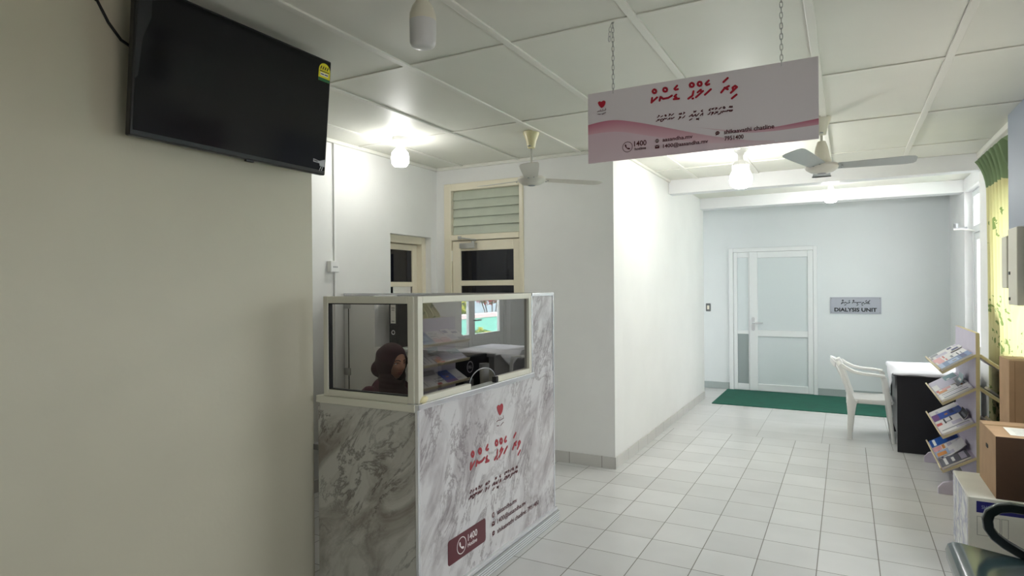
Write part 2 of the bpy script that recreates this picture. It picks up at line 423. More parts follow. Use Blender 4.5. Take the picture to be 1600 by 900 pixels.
def vcol_material(name):
    m = bpy.data.materials.new(name); m.use_nodes = True
    N, L = nt(m); b = N['Principled BSDF']; b.inputs['Roughness'].default_value = 0.45
    a = N.new('ShaderNodeAttribute'); a.attribute_name = 'print'; L.new(a.outputs['Color'], b.inputs['Base Color'])
    return m
THAANA_TITLE = [[(-0.722, 2.344), (-0.725, 2.325), (-0.701, 2.343)], [(-0.704, 2.369), (-0.706, 2.364), (-0.712, 2.363), (-0.717, 2.366), (-0.72, 2.372), (-0.717, 2.377), (-0.712, 2.379), (-0.706, 2.375), (-0.704, 2.369)], [(-0.69, 2.328), (-0.686, 2.342), (-0.674, 2.333), (-0.653, 2.334), (-0.638, 2.341)], [(-0.658, 2.369), (-0.66, 2.363), (-0.666, 2.362), (-0.672, 2.365), (-0.674, 2.371), (-0.672, 2.377), (-0.666, 2.378), (-0.66, 2.375), (-0.658, 2.369)], [(-0.62, 2.342), (-0.627, 2.336), (-0.619, 2.33), (-0.63, 2.325), (-0.609, 2.324)], [(-0.616, 2.379), (-0.627, 2.368), (-0.622, 2.363), (-0.613, 2.364)], [(-0.549, 2.345), (-0.553, 2.328), (-0.57, 2.318)], [(-0.553, 2.316), (-0.551, 2.316)], [(-0.547, 2.371), (-0.55, 2.365), (-0.556, 2.364), (-0.562, 2.367), (-0.564, 2.374), (-0.561, 2.379), (-0.556, 2.381), (-0.55, 2.377), (-0.547, 2.371)], [(-0.539, 2.319), (-0.511, 2.34)], [(-0.532, 2.338), (-0.52, 2.347), (-0.518, 2.337)], [(-0.516, 2.37), (-0.518, 2.365), (-0.524, 2.363), (-0.53, 2.367), (-0.532, 2.373), (-0.529, 2.379), (-0.524, 2.38), (-0.518, 2.377), (-0.516, 2.37)], [(-0.503, 2.324), (-0.48, 2.342)], [(-0.488, 2.379), (-0.5, 2.368), (-0.495, 2.362), (-0.486, 2.364)], [(-0.439, 2.323), (-0.427, 2.337), (-0.41, 2.344)], [(-0.426, 2.34), (-0.414, 2.332)], [(-0.43, 2.364), (-0.414, 2.377)], [(-0.402, 2.316), (-0.379, 2.335), (-0.386, 2.341), (-0.395, 2.336), (-0.394, 2.329)], [(-0.398, 2.293), (-0.381, 2.305)]]
THAANA_SUB = [[(-0.705, 2.242), (-0.691, 2.249)], [(-0.698, 2.249), (-0.693, 2.245)], [(-0.7, 2.258), (-0.691, 2.264), (-0.695, 2.266)], [(-0.687, 2.246), (-0.68, 2.249), (-0.672, 2.246), (-0.68, 2.239), (-0.686, 2.239), (-0.686, 2.246)], [(-0.685, 2.258), (-0.677, 2.262)], [(-0.673, 2.245), (-0.669, 2.25), (-0.664, 2.247), (-0.66, 2.249)], [(-0.662, 2.261), (-0.663, 2.259), (-0.665, 2.258), (-0.667, 2.26), (-0.668, 2.262), (-0.667, 2.264), (-0.665, 2.264), (-0.663, 2.263), (-0.662, 2.261)], [(-0.656, 2.243), (-0.646, 2.249), (-0.647, 2.243)], [(-0.651, 2.258), (-0.644, 2.264), (-0.65, 2.265)], [(-0.64, 2.248), (-0.64, 2.243), (-0.629, 2.249)], [(-0.641, 2.258), (-0.631, 2.264)], [(-0.612, 2.238), (-0.601, 2.246), (-0.606, 2.248), (-0.607, 2.244)], [(-0.609, 2.258), (-0.606, 2.262), (-0.605, 2.258)], [(-0.602, 2.257), (-0.6, 2.263), (-0.598, 2.258)], [(-0.595, 2.241), (-0.589, 2.244), (-0.585, 2.249)], [(-0.592, 2.257), (-0.585, 2.262), (-0.59, 2.264)], [(-0.567, 2.243), (-0.554, 2.251), (-0.555, 2.243)], [(-0.566, 2.228), (-0.556, 2.233)], [(-0.552, 2.242), (-0.541, 2.249), (-0.541, 2.242)], [(-0.548, 2.258), (-0.539, 2.263)], [(-0.548, 2.263), (-0.541, 2.259)], [(-0.538, 2.241), (-0.527, 2.251)], [(-0.538, 2.227), (-0.528, 2.231)], [(-0.537, 2.231), (-0.529, 2.225)], [(-0.523, 2.241), (-0.512, 2.25), (-0.513, 2.241)], [(-0.513, 2.263), (-0.519, 2.259), (-0.513, 2.256)], [(-0.492, 2.241), (-0.486, 2.243), (-0.482, 2.25)], [(-0.482, 2.264), (-0.488, 2.258), (-0.483, 2.257)], [(-0.479, 2.238), (-0.469, 2.247), (-0.476, 2.248), (-0.476, 2.243)], [(-0.476, 2.26), (-0.468, 2.264)], [(-0.476, 2.263), (-0.471, 2.26)], [(-0.467, 2.24), (-0.453, 2.248)], [(-0.461, 2.248), (-0.454, 2.243)], [(-0.463, 2.258), (-0.455, 2.262), (-0.461, 2.264)], [(-0.452, 2.236), (-0.443, 2.239), (-0.439, 2.247)], [(-0.448, 2.257), (-0.439, 2.263)], [(-0.436, 2.241), (-0.433, 2.247), (-0.428, 2.245), (-0.416, 2.244), (-0.415, 2.248)], [(-0.425, 2.26), (-0.426, 2.257), (-0.429, 2.257), (-0.431, 2.258), (-0.432, 2.261), (-0.431, 2.263), (-0.429, 2.264), (-0.426, 2.262), (-0.425, 2.26)], [(-0.415, 2.247), (-0.396, 2.246), (-0.399, 2.242), (-0.406, 2.242), (-0.41, 2.245)], [(-0.409, 2.258), (-0.405, 2.263), (-0.404, 2.258)], [(-0.402, 2.257), (-0.398, 2.262), (-0.397, 2.257)]]
HEART = [(-0.967, 2.36), (-0.963, 2.364), (-0.959, 2.366), (-0.95, 2.362), (-0.943, 2.366), (-0.938, 2.366), (-0.932, 2.363), (-0.93, 2.357), (-0.932, 2.348), (-0.937, 2.341), (-0.942, 2.337), (-0.949, 2.334), (-0.955, 2.339), (-0.962, 2.348)]
HEART_SUB = [[(-0.969, 2.32), (-0.96, 2.323), (-0.944, 2.321), (-0.929, 2.323)], [(-0.955, 2.329), (-0.954, 2.325)], [(-0.945, 2.328), (-0.944, 2.325)], [(-0.931, 2.331), (-0.929, 2.323)], [(-0.967, 2.309), (-0.955, 2.307)], [(-0.946, 2.305), (-0.938, 2.309), (-0.929, 2.312)]]
THAANA_DIAL = [[(0.277, 1.282), (0.257, 1.287), (0.268, 1.305), (0.255, 1.31)], [(0.268, 1.315), (0.279, 1.328)], [(0.214, 1.279), (0.248, 1.303), (0.246, 1.282)], [(0.228, 1.313), (0.241, 1.326)], [(0.181, 1.276), (0.201, 1.302), (0.21, 1.292)], [(0.185, 1.258), (0.199, 1.266)], [(0.129, 1.281), (0.134, 1.299), (0.179, 1.302)], [(0.125, 1.258), (0.143, 1.271)], [(0.071, 1.289), (0.08, 1.302), (0.129, 1.297)], [(0.093, 1.322), (0.091, 1.317), (0.087, 1.315), (0.082, 1.317), (0.08, 1.322), (0.082, 1.328), (0.087, 1.33), (0.091, 1.328), (0.093, 1.322)], [(0.007, 1.286), (0.043, 1.296), (0.034, 1.307)], [(0.03, 1.32), (0.041, 1.325)], [(-0.03, 1.288), (-0.011, 1.301), (0.007, 1.288)], [(-0.023, 1.26), (-0.002, 1.27)], [(-0.062, 1.278), (-0.034, 1.301), (-0.053, 1.296), (-0.06, 1.28)], [(-0.036, 1.325), (-0.039, 1.319), (-0.043, 1.317), (-0.048, 1.319), (-0.05, 1.325), (-0.048, 1.33), (-0.043, 1.332), (-0.038, 1.33), (-0.036, 1.325)]]

# ================================================================ THE ROOM
H = 2.712
structure('floor', MB().box(-3.9, 1.75, -3.2, 9.9, -0.1, 0.0), M['floor'], origin=(0, 0, 0))
structure('ceiling', MB().box(-3.9, 1.6, -3.2, 9.9, H, H+0.1), M['ceiling'], origin=(0, 0, H))
structure('wall_left', MB().box(-3.9, -2.40, -3.2, 2.286, 0, H), M['cream_wall'])
b = MB()                                                      # alcove wall with the recessed doorway
b.box(-3.9, -3.54, 2.286, 4.28, 0, H); b.box(-3.9, -3.54, 4.28, 4.885, 2.03, H); b.box(-3.9, -3.54, 4.885, 5.2, 0, H)
b.box(-4.0, -3.9, 4.2, 5.0, 0, H)  # unseen panel added behind the doorway to block leaking sky light
structure('wall_alcove', b, M['wall'])
b = MB()                                                      # back wall with the louvred doorway
b.box(-3.54, -3.44, 4.985, 5.2, 0, H); b.box(-3.44, -2.575, 4.985, 5.2, 2.545, H); b.box(-2.575, -1.723, 4.985, 5.2, 0, H)
b.box(-3.54, -2.5, 5.20, 5.3, 0, H)  # added backing, out of sight, keeps sky light out of the door gaps
structure('wall_back', b, M['wall'])
structure('wall_corridor', MB().box(-1.95, -1.723, 5.2, 8.714, 0, H), M['wall'])
b = MB()
b.box(-2.3, -1.531, 9.61, 9.8, 0, H); b.box(-1.531, -0.355, 9.61, 9.8, 2.088, H); b.box(-0.355, 1.6, 9.61, 9.8, 0, H)
b.box(-2.3, -2.1, 8.6, 9.61, 0, H); b.box(-1.6, -0.3, 9.8, 9.9, 0, H)  # last box: hidden backing added against light leaking round the far door
structure('wall_far', b, M['far_wall'])
b = MB()                                                      # right wall: curtained window opening, plus two openings added to let in light
b.box(1.07, 1.40, -3.2, -0.1, 0, H); b.box(1.07, 1.40, -0.1, 1.3, 0, 0.97); b.box(1.07, 1.40, -0.1, 1.3, 1.87, H); b.box(1.07, 1.40, 1.3, 3.1, 0, H); b.box(1.07, 1.40, 3.1, 4.4, 0, 0.97); b.box(1.07, 1.40, 3.1, 4.4, 2.1, H); b.box(1.07, 1.40, 4.4, 5.05, 0, H); b.box(1.07, 1.40, 5.05, 6.0, 0, 1.0); b.box(1.07, 1.40, 5.05, 6.0, 2.2, H); b.box(1.07, 1.40, 6.0, 6.95, 0, H)
structure('wall_right', b, M['wall'])
b = MB()
b.box(1.17, 1.40, 6.95, 8.5, 2.565, H)                        # above the glazed door
b.box(1.17, 1.31, 8.5, 9.61, 0, H)                            # pier beyond it
structure('wall_door_side', b, M['beam'])
b = MB()                                                      # wall behind the camera
b.box(-2.40, 1.07, -3.2, -3.0, 0, H)
structure('wall_rear', b, M['wall'])
trim(MB().box(-1.723, 1.07, 6.835, 7.0, 2.56, H), M['beam'], bevel=0.004)
trim(MB().box(-1.723, 1.20, 8.5, 8.714, 2.57, H), M['beam'], bevel=0.004)
# ceiling battens: long ones along the room, short ones across
LONG = [(-3.23, 2.29), (-2.62, 2.29), (-2.018, -3), (-1.413, -3), (-0.803, -3), (-0.13, -3), (0.475, -3)]
for x, y0 in LONG:
    trim(MB().box(x-0.019, x+0.019, y0, 4.985 if x < -1.73 else 6.835, H-0.011, H), M['batten'], bevel=0.003)
for y in (-1.1, 0.12, 1.36, 2.60, 3.868, 5.04, 6.21):
    x0 = -2.40 if y < 2.28 else (-3.54 if y < 4.9 else -1.723)
    trim(MB().box(x0, 1.07, y-0.016, y+0.016, H-0.007, H), M['batten'], bevel=0.002)
trim(MB().box(-1.723, 1.07, 7.82, 7.85, H-0.007, H), M['batten'])
# slim mouldings where ceiling meets wall
trim(MB().box(-3.54, -1.723, 4.957, 4.985, H-0.03, H), M['batten'], bevel=0.006)
trim(MB().box(-3.54, -3.512, 2.286, 4.985, H-0.03, H), M['batten'], bevel=0.006)
trim(MB().box(-1.723, -1.697, 4.985, 6.835, H-0.025, H), M['batten'], bevel=0.006)
trim(MB().box(1.03, 1.07, -3, 6.835, H-0.05, H), M['batten'], bevel=0.008)
# skirtings
structure('baseboard_back', MB().box(-2.575, -1.715, 4.975, 4.985, 0, 0.098), M['skirt_x'], bevel=0.002)
structure('baseboard_corridor', MB().box(-1.723, -1.713, 4.975, 8.714, 0, 0.098), M['skirt_y'], bevel=0.002)
structure('baseboard_alcove', MB().box(-3.54, -3.53, 2.286, 4.28, 0, 0.098), M['skirt_y'], bevel=0.002)
structure('baseboard_far', MB().box(-2.1, -1.535, 9.598, 9.61, 0, 0.10).box(-0.351, 1.17, 9.598, 9.61, 0, 0.10), mat('grey_skirting', (160, 170, 170), 0.5), bevel=0.002)
structure('baseboard_right', MB().box(1.06, 1.07, -3, 6.95, 0, 0.098), M['skirt_y'])

# ---------------------------------------------------------------- door_1: recessed cream door in the alcove wall
def door_root(name, loc):
    o = bpy.data.objects.new(name, None); o.location = loc; C.objects.link(o); WL[o] = Vector(loc); o['kind'] = 'structure'; return o
d = door_root('door_1', (-3.66, 4.58, 0))
b = MB()
for s in ((4.28, 4.35, 0, 2.03), (4.825, 4.885, 0, 2.03), (4.35, 4.825, 1.96, 2.03)): b.box(-3.72, -3.60, *s[:2], *s[2:])
b.build('door_frame', M['cream_wood'], d, bevel=0.006)
b = MB()
y0, y1 = 4.352, 4.823
b.box(-3.70, -3.66, y0, y0+0.07, 0, 1.955).box(-3.70, -3.66, y1-0.07, y1, 0, 1.955)
for z0, z1 in ((0, 0.2), (0.85, 0.97), (1.555, 1.60), (1.90, 1.955)): b.box(-3.70, -3.66, y0+0.07, y1-0.07, z0, z1)
leaf = b.build('door_leaf', M['cream_wood'], d, bevel=0.004)
for z0, z1 in ((0.2, 0.85), (0.97, 1.555), (1.60, 1.90)):
    MB().box(-3.685, -3.675, y0+0.07, y1-0.07, z0, z1).build('pane', M['dark_pane'], leaf)
tag(MB().box(-3.674, -3.670, y0+0.12, y1-0.09, 1.40, 1.565).build('notice_sheet', M['paper']), 'white paper notice taped inside the small recessed door pane', 'notice')

# ---------------------------------------------------------------- door_2: cream door with glass louvres above
d = door_root('door_2', (-3.0, 5.03, 0))
b = MB()
b.box(-3.44, -3.36, 4.965, 5.10, 0, 2.545).box(-2.615, -2.575, 4.965, 5.10, 0, 2.545).box(-3.36, -2.615, 4.965, 5.10, 2.475, 2.545).box(-3.36, -2.615, 4.965, 5.10, 1.995, 2.05)
b.build('door_frame', M['cream_wood'], d, bevel=0.006)
b = MB()
x0, x1 = -3.355, -2.62
b.box(x0, x0+0.09, 4.985, 5.03, 0, 1.99).box(x1-0.065, x1, 4.985, 5.03, 0, 1.99)
for z0, z1 in ((0, 0.22), (0.9, 1.03), (1.56, 1.61), (1.895, 1.99)): b.box(x0+0.09, x1-0.065, 4.985, 5.03, z0, z1)
leaf = b.build('door_leaf', M['cream_wood'], d, bevel=0.004)
for z0, z1 in ((0.22, 0.9), (1.03, 1.56), (1.61, 1.895)):
    MB().box(x0+0.09, x1-0.065, 5.003, 5.012, z0, z1).build('pane', M['dark_pane'], leaf)
for k in range(5):                                            # louvre blades, each its own pane
    z = 2.055+k*0.083
    MB().add([(-3.355, 4.995, z), (-2.618, 4.995, z), (-2.618, 5.020, z+0.100), (-3.355, 5.020, z+0.100),
              (-3.355, 5.000, z-0.001), (-2.618, 5.000, z-0.001), (-2.618, 5.025, z+0.099), (-3.355, 5.025, z+0.099)],
             [(0, 1, 2, 3), (7, 6, 5, 4), (0, 4, 5, 1), (1, 5, 6, 2), (2, 6, 7, 3), (3, 7, 4, 0)]).build('louvre_blade', M['louvre'], d)
MB().box(-3.36, -2.615, 5.07, 5.09, 2.05, 2.475).build('louvre_backing', M['louvre'], d)
b = MB().box(-3.245, -3.075, 4.935, 4.985, 1.915, 1.965)
b.tube([(-3.10, 4.95, 1.967), (-3.05, 4.93, 1.99), (-3.26, 4.945, 2.02)], 0.007)
b.box(-3.27, -3.24, 4.945, 4.966, 2.005, 2.035); b.lathe([(0.016, 0), (0.016, 0.02)], (-3.10, 4.95, 1.963))
b.build('door_closer', M['steel'], d, bevel=0.003)
for z in (1.83, 1.80): pass
for z in (0.3, 1.05, 1.80): MB().lathe([(0.009, 0), (0.009, 0.10)], (-3.36, 4.982, z)).build('hinge', M['offwhite'], d)

# ---------------------------------------------------------------- door_3: white aluminium door of the far unit
d = door_root('door_3', (-0.95, 9.6, 0))
b = MB()
b.box(-1.531, -1.47, 9.575, 9.66, 0, 2.088).box(-0.405, -0.355, 9.575, 9.66, 0, 2.088).box(-1.47, -0.405, 9.575, 9.66, 2.03, 2.088)
b.build('door_frame', M['alu'], d, bevel=0.004)
b = MB()
b.box(-1.468, -1.415, 9.59, 9.64, 0.01, 2.028).box(-1.262, -1.25, 9.585, 9.64, 0.01, 2.028)
for z0, z1 in ((0.01, 0.10), (0.83, 0.88), (1.95, 2.028)): b.box(-1.415, -1.262, 9.59, 9.64, z0, z1)
sl = b.build('side_leaf', M['alu'], d, bevel=0.004)
MB().box(-1.415, -1.262, 9.605, 9.625, 0.10, 0.83).build('panel', mat('grey_panel', (150, 160, 160), 0.4), sl)
MB().box(-1.415, -1.262, 9.605, 9.625, 0.88, 1.95).build('panel', M['frosted'], sl)
b = MB()
b.box(-1.248, -1.135, 9.58, 9.635, 0.01, 2.028).box(-0.475, -0.407, 9.58, 9.635, 0.01, 2.028)
for z0, z1 in ((0.01, 0.11), (0.80, 0.89), (1.94, 2.028)): b.box(-1.135, -0.475, 9.58, 9.635, z0, z1)
lf = b.build('door_leaf', M['alu'], d, bevel=0.005)
MB().box(-1.135, -0.475, 9.60, 9.62, 0.11, 0.80).build('panel', M['frosted'], lf)
MB().box(-1.135, -0.475, 9.60, 9.62, 0.89, 1.94).build('panel', M['frosted'], lf)
b = MB().prism(rrect(-1.215, -1.175, 0.88, 1.08, 0.018), 'Y', 9.57, 9.58)
b.tube([(-1.195, 9.572, 1.0), (-1.195, 9.53, 1.0), (-1.17, 9.525, 1.0), (-1.06, 9.525, 1.0)], 0.010)
b.lathe([(0.013, 0), (0.013, -0.012)], (-1.195, 9.57, 0.915), ax='Y')
b.build('door_handle', M['alu_bright'], d, smooth='auto')

# ---------------------------------------------------------------- door_4: glazed white double door to the courtyard on the right
d = door_root('door_4', (1.28, 7.72, 0))
b = MB()
b.box(1.24, 1.34, 6.95, 7.03, 0, 2.565).box(1.24, 1.34, 8.42, 8.5, 0, 2.565).box(1.24, 1.34, 7.03, 8.42, 2.50, 2.565).box(1.24, 1.34, 7.03, 8.42, 2.10, 2.18)
fr = b.build('door_frame', M['alu'], d, bevel=0.004)
MB().box(1.285, 1.293, 7.03, 8.42, 2.18, 2.50).build('fanlight_pane', M['glass_clear'], fr)
for y0, y1, a0, a1 in ((7.032, 7.49, 7.20, 7.42), (7.492, 8.418, 7.575, 8.30)):
    b = MB()
    b.box(1.25, 1.30, y0, a0, 0.01, 2.098).box(1.25, 1.30, a1, y1, 0.01, 2.098)
    for z0, z1 in ((0.01, 0.12), (0.77, 0.87), (2.02, 2.098)): b.box(1.25, 1.30, a0, a1, z0, z1)
    lf = b.build('door_leaf', M['alu'], d, bevel=0.004)
    MB().box(1.27, 1.278, a0, a1, 0.87, 2.02).build('pane', M['glass_clear'], lf)
    MB().box(1.265, 1.285, a0, a1, 0.12, 0.77).build('panel', M['alu'], lf)
MB().tube([(1.25, 7.54, 1.07), (1.205, 7.54, 1.07), (1.20, 7.56, 1.07), (1.20, 7.67, 1.07)], 0.010).build('door_handle', M['grey'], d, smooth='auto')
# ---------------------------------------------------------------- window_1 behind the curtain
d = door_root('window_1', (1.33, 5.75, 1.0))
b = MB()
b.box(1.30, 1.36, 5.05, 5.11, 1.0, 2.2).box(1.30, 1.36, 5.94, 6.0, 1.0, 2.2).box(1.30, 1.36, 5.11, 5.94, 1.0, 1.06).box(1.30, 1.36, 5.11, 5.94, 2.14, 2.2).box(1.30, 1.36, 5.50, 5.55, 1.06, 2.14)
b.build('window_frame', M['alu'], d, bevel=0.004)
for a0, a1 in ((5.11, 5.50), (5.55, 5.94)): MB().box(1.325, 1.333, a0, a1, 1.06, 2.14).build('pane', M['glass_clear'], d)

# ---------------------------------------------------------------- added_window_2 above the waiting bench: out of view, added to bring in side light
d = door_root('added_window_2', (1.33, 3.45, 0.97))
b = MB()
b.box(1.30, 1.36, 3.1, 3.16, 0.97, 2.10).box(1.30, 1.36, 4.34, 4.4, 0.97, 2.10).box(1.30, 1.36, 3.16, 4.34, 0.97, 1.03).box(1.30, 1.36, 3.16, 4.34, 2.04, 2.10).box(1.30, 1.36, 3.72, 3.78, 1.03, 2.04)
b.build('window_frame', M['alu'], d, bevel=0.004)
for a0, a1 in ((3.16, 3.72), (3.78, 4.34)): MB().box(1.325, 1.333, a0, a1, 1.03, 2.04).build('pane', M['glass_clear'], d)

# ---------------------------------------------------------------- added_window_3 beside the camera: unseen, added to brighten the near wall and sign
d = door_root('added_window_3', (1.33, 0.6, 0.97))
b = MB()
b.box(1.30, 1.36, -0.1, -0.04, 0.97, 1.87).box(1.30, 1.36, 1.24, 1.3, 0.97, 1.87).box(1.30, 1.36, -0.04, 1.24, 0.97, 1.03).box(1.30, 1.36, -0.04, 1.24, 1.81, 1.87)
b.build('window_frame', M['alu'], d, bevel=0.004)
MB().box(1.325, 1.333, -0.04, 1.24, 1.03, 1.81).build('pane', M['glass_clear'], d)

# ---------------------------------------------------------------- courtyard beyond the glazed door
structure('ground_courtyard', MB().box(1.75, 14, -2, 24, -0.12, -0.02), mat('pale_paving', (205, 190, 180), 0.9, var=0.08))
b = MB().box(4.0, 4.2, 2, 26, -0.02, 0.84); b.box(3.95, 4.25, 2, 26, 0.84, 0.93, 1)
structure('wall_courtyard', b, [mat('turquoise_wall', (140, 218, 200), 0.8, var=0.06), mat('pinkish_cap', (226, 208, 208), 0.8)], bevel=0.01)
structure('wall_neighbour', MB().box(8.0, 8.3, 2, 30, -0.02, 1.72), mat('pale_blue_wall', (190, 210, 222), 0.8, var=0.04))
def shrub(name, label, c, r, n, cols, leaf, seed):
    rnd = random.Random(seed); root = thing(name, label, 'shrub', (c[0], c[1], -0.02))
    b = MB()
    for k in range(n):
        while True:
            p = Vector((rnd.uniform(-1, 1), rnd.uniform(-1, 1), rnd.uniform(-1, 1)))
            if 0.25 < p.length < 1: break
        p = Vector((c[0]+p.x*r[0], c[1]+p.y*r[1], c[2]+p.z*r[2]))
        a = Vector((rnd.gauss(0, 1), rnd.gauss(0, 1), rnd.gauss(0, 1))).normalized(); q = a.orthogonal().normalized()
        s = leaf*rnd.uniform(0.7, 1.3)
        b.add([p-a*s, p+q*s*0.45, p+a*s, p-q*s*0.45], [(0, 1, 2, 3)], 0 if rnd.random() < 0.6 else 1)
    b.build('foliage', cols, root, fix=False)
    b = MB()
    for k in range(5):
        a = k*1.3; b.tube([(c[0], c[1], -0.02), (c[0]+0.3*r[0]*math.cos(a), c[1]+0.3*r[1]*math.sin(a), c[2]*0.6), (c[0]+0.6*r[0]*math.cos(a), c[1]+0.6*r[1]*math.sin(a), c[2]+0.1*r[2])], 0.015, n=6)
    b.build('stem', mat('stem_bark', (96, 76, 52), 0.9), root)
G1 = mat('green_leaf', (84, 130, 52), 0.6); G2 = mat('yellow_green_leaf', (190, 190, 70), 0.6); RD = mat('red_flower', (206, 40, 70), 0.6)
shrub('flowering_shrub', 'red flowering shrub behind the turquoise courtyard wall', (5.6, 15.5, 1.45), (0.6, 1.05, 0.42), 1000, [RD, G1], 0.07, 1)
shrub('flowering_shrub', 'red and green shrub at the left of the courtyard view', (5.8, 13.95, 1.35), (0.4, 0.36, 0.45), 600, [G1, RD], 0.07, 2)
shrub('leafy_shrub', 'yellow green shrub low in front of the turquoise courtyard wall', (3.0, 10.5, 0.42), (0.3, 0.33, 0.36), 600, [G2, G1], 0.05, 3)
shrub('leafy_shrub', 'taller yellow green bush seen through the narrow door leaf', (4.7, 12.4, 0.95), (0.3, 0.36, 0.36), 500, [G2, G1], 0.06, 4)

# ================================================================ RECEPTION BOOTH
XF, YN = -1.715, 2.253                                        # outer faces: long front and short side
bt = thing('reception_booth', 'marble clad reception booth with glass screens and red lettering', 'reception counter', (-2.02, 2.99, 0))
MB().box(XF-0.03, XF, YN+0.006, 3.735, 0.02, 0.985).build('front_panel', M['marble_long'], bt)
MB().box(-2.333, XF-0.006, YN, YN+0.03, 0.02, 0.985).build('side_panel', M['marble_side'], bt)
pl = MB().box(XF-0.035, XF-0.004, 3.425, 3.728, 0.985, 1.485).build('end_panel', M['marble_long'], bt)
b = MB().box(XF-0.040, XF+0.003, 3.725, 3.742, 0.08, 1.502).box(XF-0.040, XF+0.002, 3.425, 3.742, 1.484, 1.504)
b.box(XF-0.036, XF+0.001, 3.415, 3.428, 0.985, 1.49)
b.build('end_trim', M['alu_bright'], bt, bevel=0.002)
MB().box(XF-0.012, XF+0.004, YN-0.004, YN+0.012, 0.02, 0.99).build('corner_trim', M['alu_bright'], bt, bevel=0.002)
b = MB().box(XF-0.06, XF+0.012, YN-0.004, 3.43, 0.985, 1.012)
b.build('front_ledge', M['alu_bright'], bt, bevel=0.003)
MB().box(-2.337, XF-0.01, YN-0.010, YN+0.06, 0.975, 1.010).build('side_ledge', M['alu_frame'], bt, bevel=0.003)
# stepped plinth
MB().box(XF-0.03, XF+0.030, YN-0.015, 3.745, 0.0, 0.062).box(-2.333, XF, YN-0.015, YN+0.03, 0.0, 0.062).build('plinth', mat('grey_ribbed_plinth', (168, 170, 170), 0.35, metal=0.2), bt, bevel=0.003)
MB().box(XF-0.03, XF+0.020, YN-0.008, 3.742, 0.062, 0.082).build('plinth_trim', M['alu_bright'], bt, bevel=0.004)
b = MB()
for k in range(4): b.box(XF+0.028, XF+0.0315, YN-0.012, 3.744, 0.006+k*0.014, 0.012+k*0.014)
b.build('plinth_ribs', M['alu'], bt)
# front glass screen with its arched speaking gap
b = MB()
xf0, xf1 = XF-0.036, XF-0.002
b.box(xf0, xf1, YN+0.012, YN+0.05, 1.012, 1.504).box(xf0, xf1, 3.385, 3.418, 1.012, 1.504)
b.box(xf0, xf1, YN+0.05, 3.385, 1.472, 1.504).box(xf0, xf1, YN+0.05, 2.715, 1.012, 1.042).box(xf0, xf1, 3.0, 3.385, 1.012, 1.042)
ff = b.build('front_screen_frame', M['alu_frame'], bt, bevel=0.003)
arch = [(2.725+0.27*(1-math.cos(pi*k/14))/2, 1.030+0.075*math.sin(pi*k/14)) for k in range(15)]
pts = [(YN+0.05, 1.475), (YN+0.05, 1.035), (2.72, 1.035)]+arch[1:-1]+[(3.0, 1.035), (3.385, 1.035), (3.385, 1.475)]
b = MB(); b.add([(XF-0.020, p[0], p[1]) for p in pts], [tuple(range(len(pts)))])
b.build('front_glass', M['glass_booth'], bt, fix=False)
MB().tube([(XF-0.020, p[0], p[1]) for p in arch], 0.003, n=6).build('arch_edge', M['grey'], bt, smooth=True)
MB().box(XF-0.03, XF-0.004, 2.975, 3.002, 1.0, 1.045).build('glass_clip', M['black'], bt, bevel=0.003)
# side glass screen
b = MB()
ys0, ys1 = YN+0.004, YN+0.038
b.box(-2.298, -2.268, ys0, ys1, 1.010, 1.504).box(-1.772, -1.737, ys0, ys1, 1.010, 1.504).box(-2.268, -1.772, ys0, ys1, 1.470, 1.504).box(-2.268, -1.772, ys0, ys1, 1.010, 1.042)
b.build('side_screen_frame', M['alu_frame'], bt, bevel=0.003)
b = MB(); b.box(-2.268, -2.262, ys0+0.006, ys1-0.006, 1.042, 1.470).box(-2.268, -1.772, ys0+0.006, ys1-0.006, 1.042, 1.047).box(-2.268, -1.772, ys0+0.006, ys1-0.006, 1.465, 1.470)
b.build('glazing_seal', M['rubber'], bt)
MB().add([(-2.264, YN+0.020, 1.044), (-1.772, YN+0.020, 1.044), (-1.772, YN+0.020, 1.468), (-2.264, YN+0.020, 1.468)], [(0, 1, 2, 3)]).build('side_glass', M['glass_side'], bt, fix=False)
MB().box(-1.737, XF-0.036, ys0+0.012, ys1+0.01, 1.012, 1.5).build('corner_gap_seal', M['rubber'], bt)
MB().sphere((XF-0.003, YN+0.052, 1.026), (0.012, 0.030, 0.017), 12, fn=lambda x, y, z: (x*0.012, y*0.032+z*0.006, z*0.016+0.003*math.sin(9*y))).build('sealant_blob', M['cream_plastic'], bt, smooth=True)
# inside: worktop, raised ledge, rear partition with hinged panel
MB().box(-2.42, XF-0.03, YN+0.03, 3.69, 0.72, 0.75).box(-2.40, -2.37, 2.32, 3.66, 0.0, 0.72).build('worktop', mat('grey_worktop', (120, 118, 118), 0.5), bt, bevel=0.003)
MB().box(-1.95, XF-0.035, YN+0.04, 3.69, 0.925, 0.945).box(-1.95, -1.935, YN+0.04, 3.69, 0.75, 0.925).build('raised_ledge', mat('dark_ledge', (52, 50, 52), 0.5), bt)
rp = MB().box(-3.535, XF-0.04, 3.70, 3.735, 0.02, 1.49).build('rear_partition', M['white'], bt, bevel=0.002)
MB().box(-3.535, XF-0.04, 3.695, 3.742, 1.488, 1.504).build('partition_trim', M['alu_bright'], bt)
for z in (0.88, 1.41): MB().box(-3.533, -3.47, 3.690, 3.702, z-0.028, z+0.028).build('hinge', M['steel'], rp, bevel=0.003)
MB().box(-3.492, -3.486, 3.6965, 3.70, 0.1, 1.48).build('door_gap', M['rubber'], rp)
MB().box(-3.01, -2.995, 3.44, 3.70, 1.09, 1.49).box(-2.995, -1.80, 3.44, 3.70, 1.09, 1.115).build('shelf', M['white'], bt, bevel=0.002)

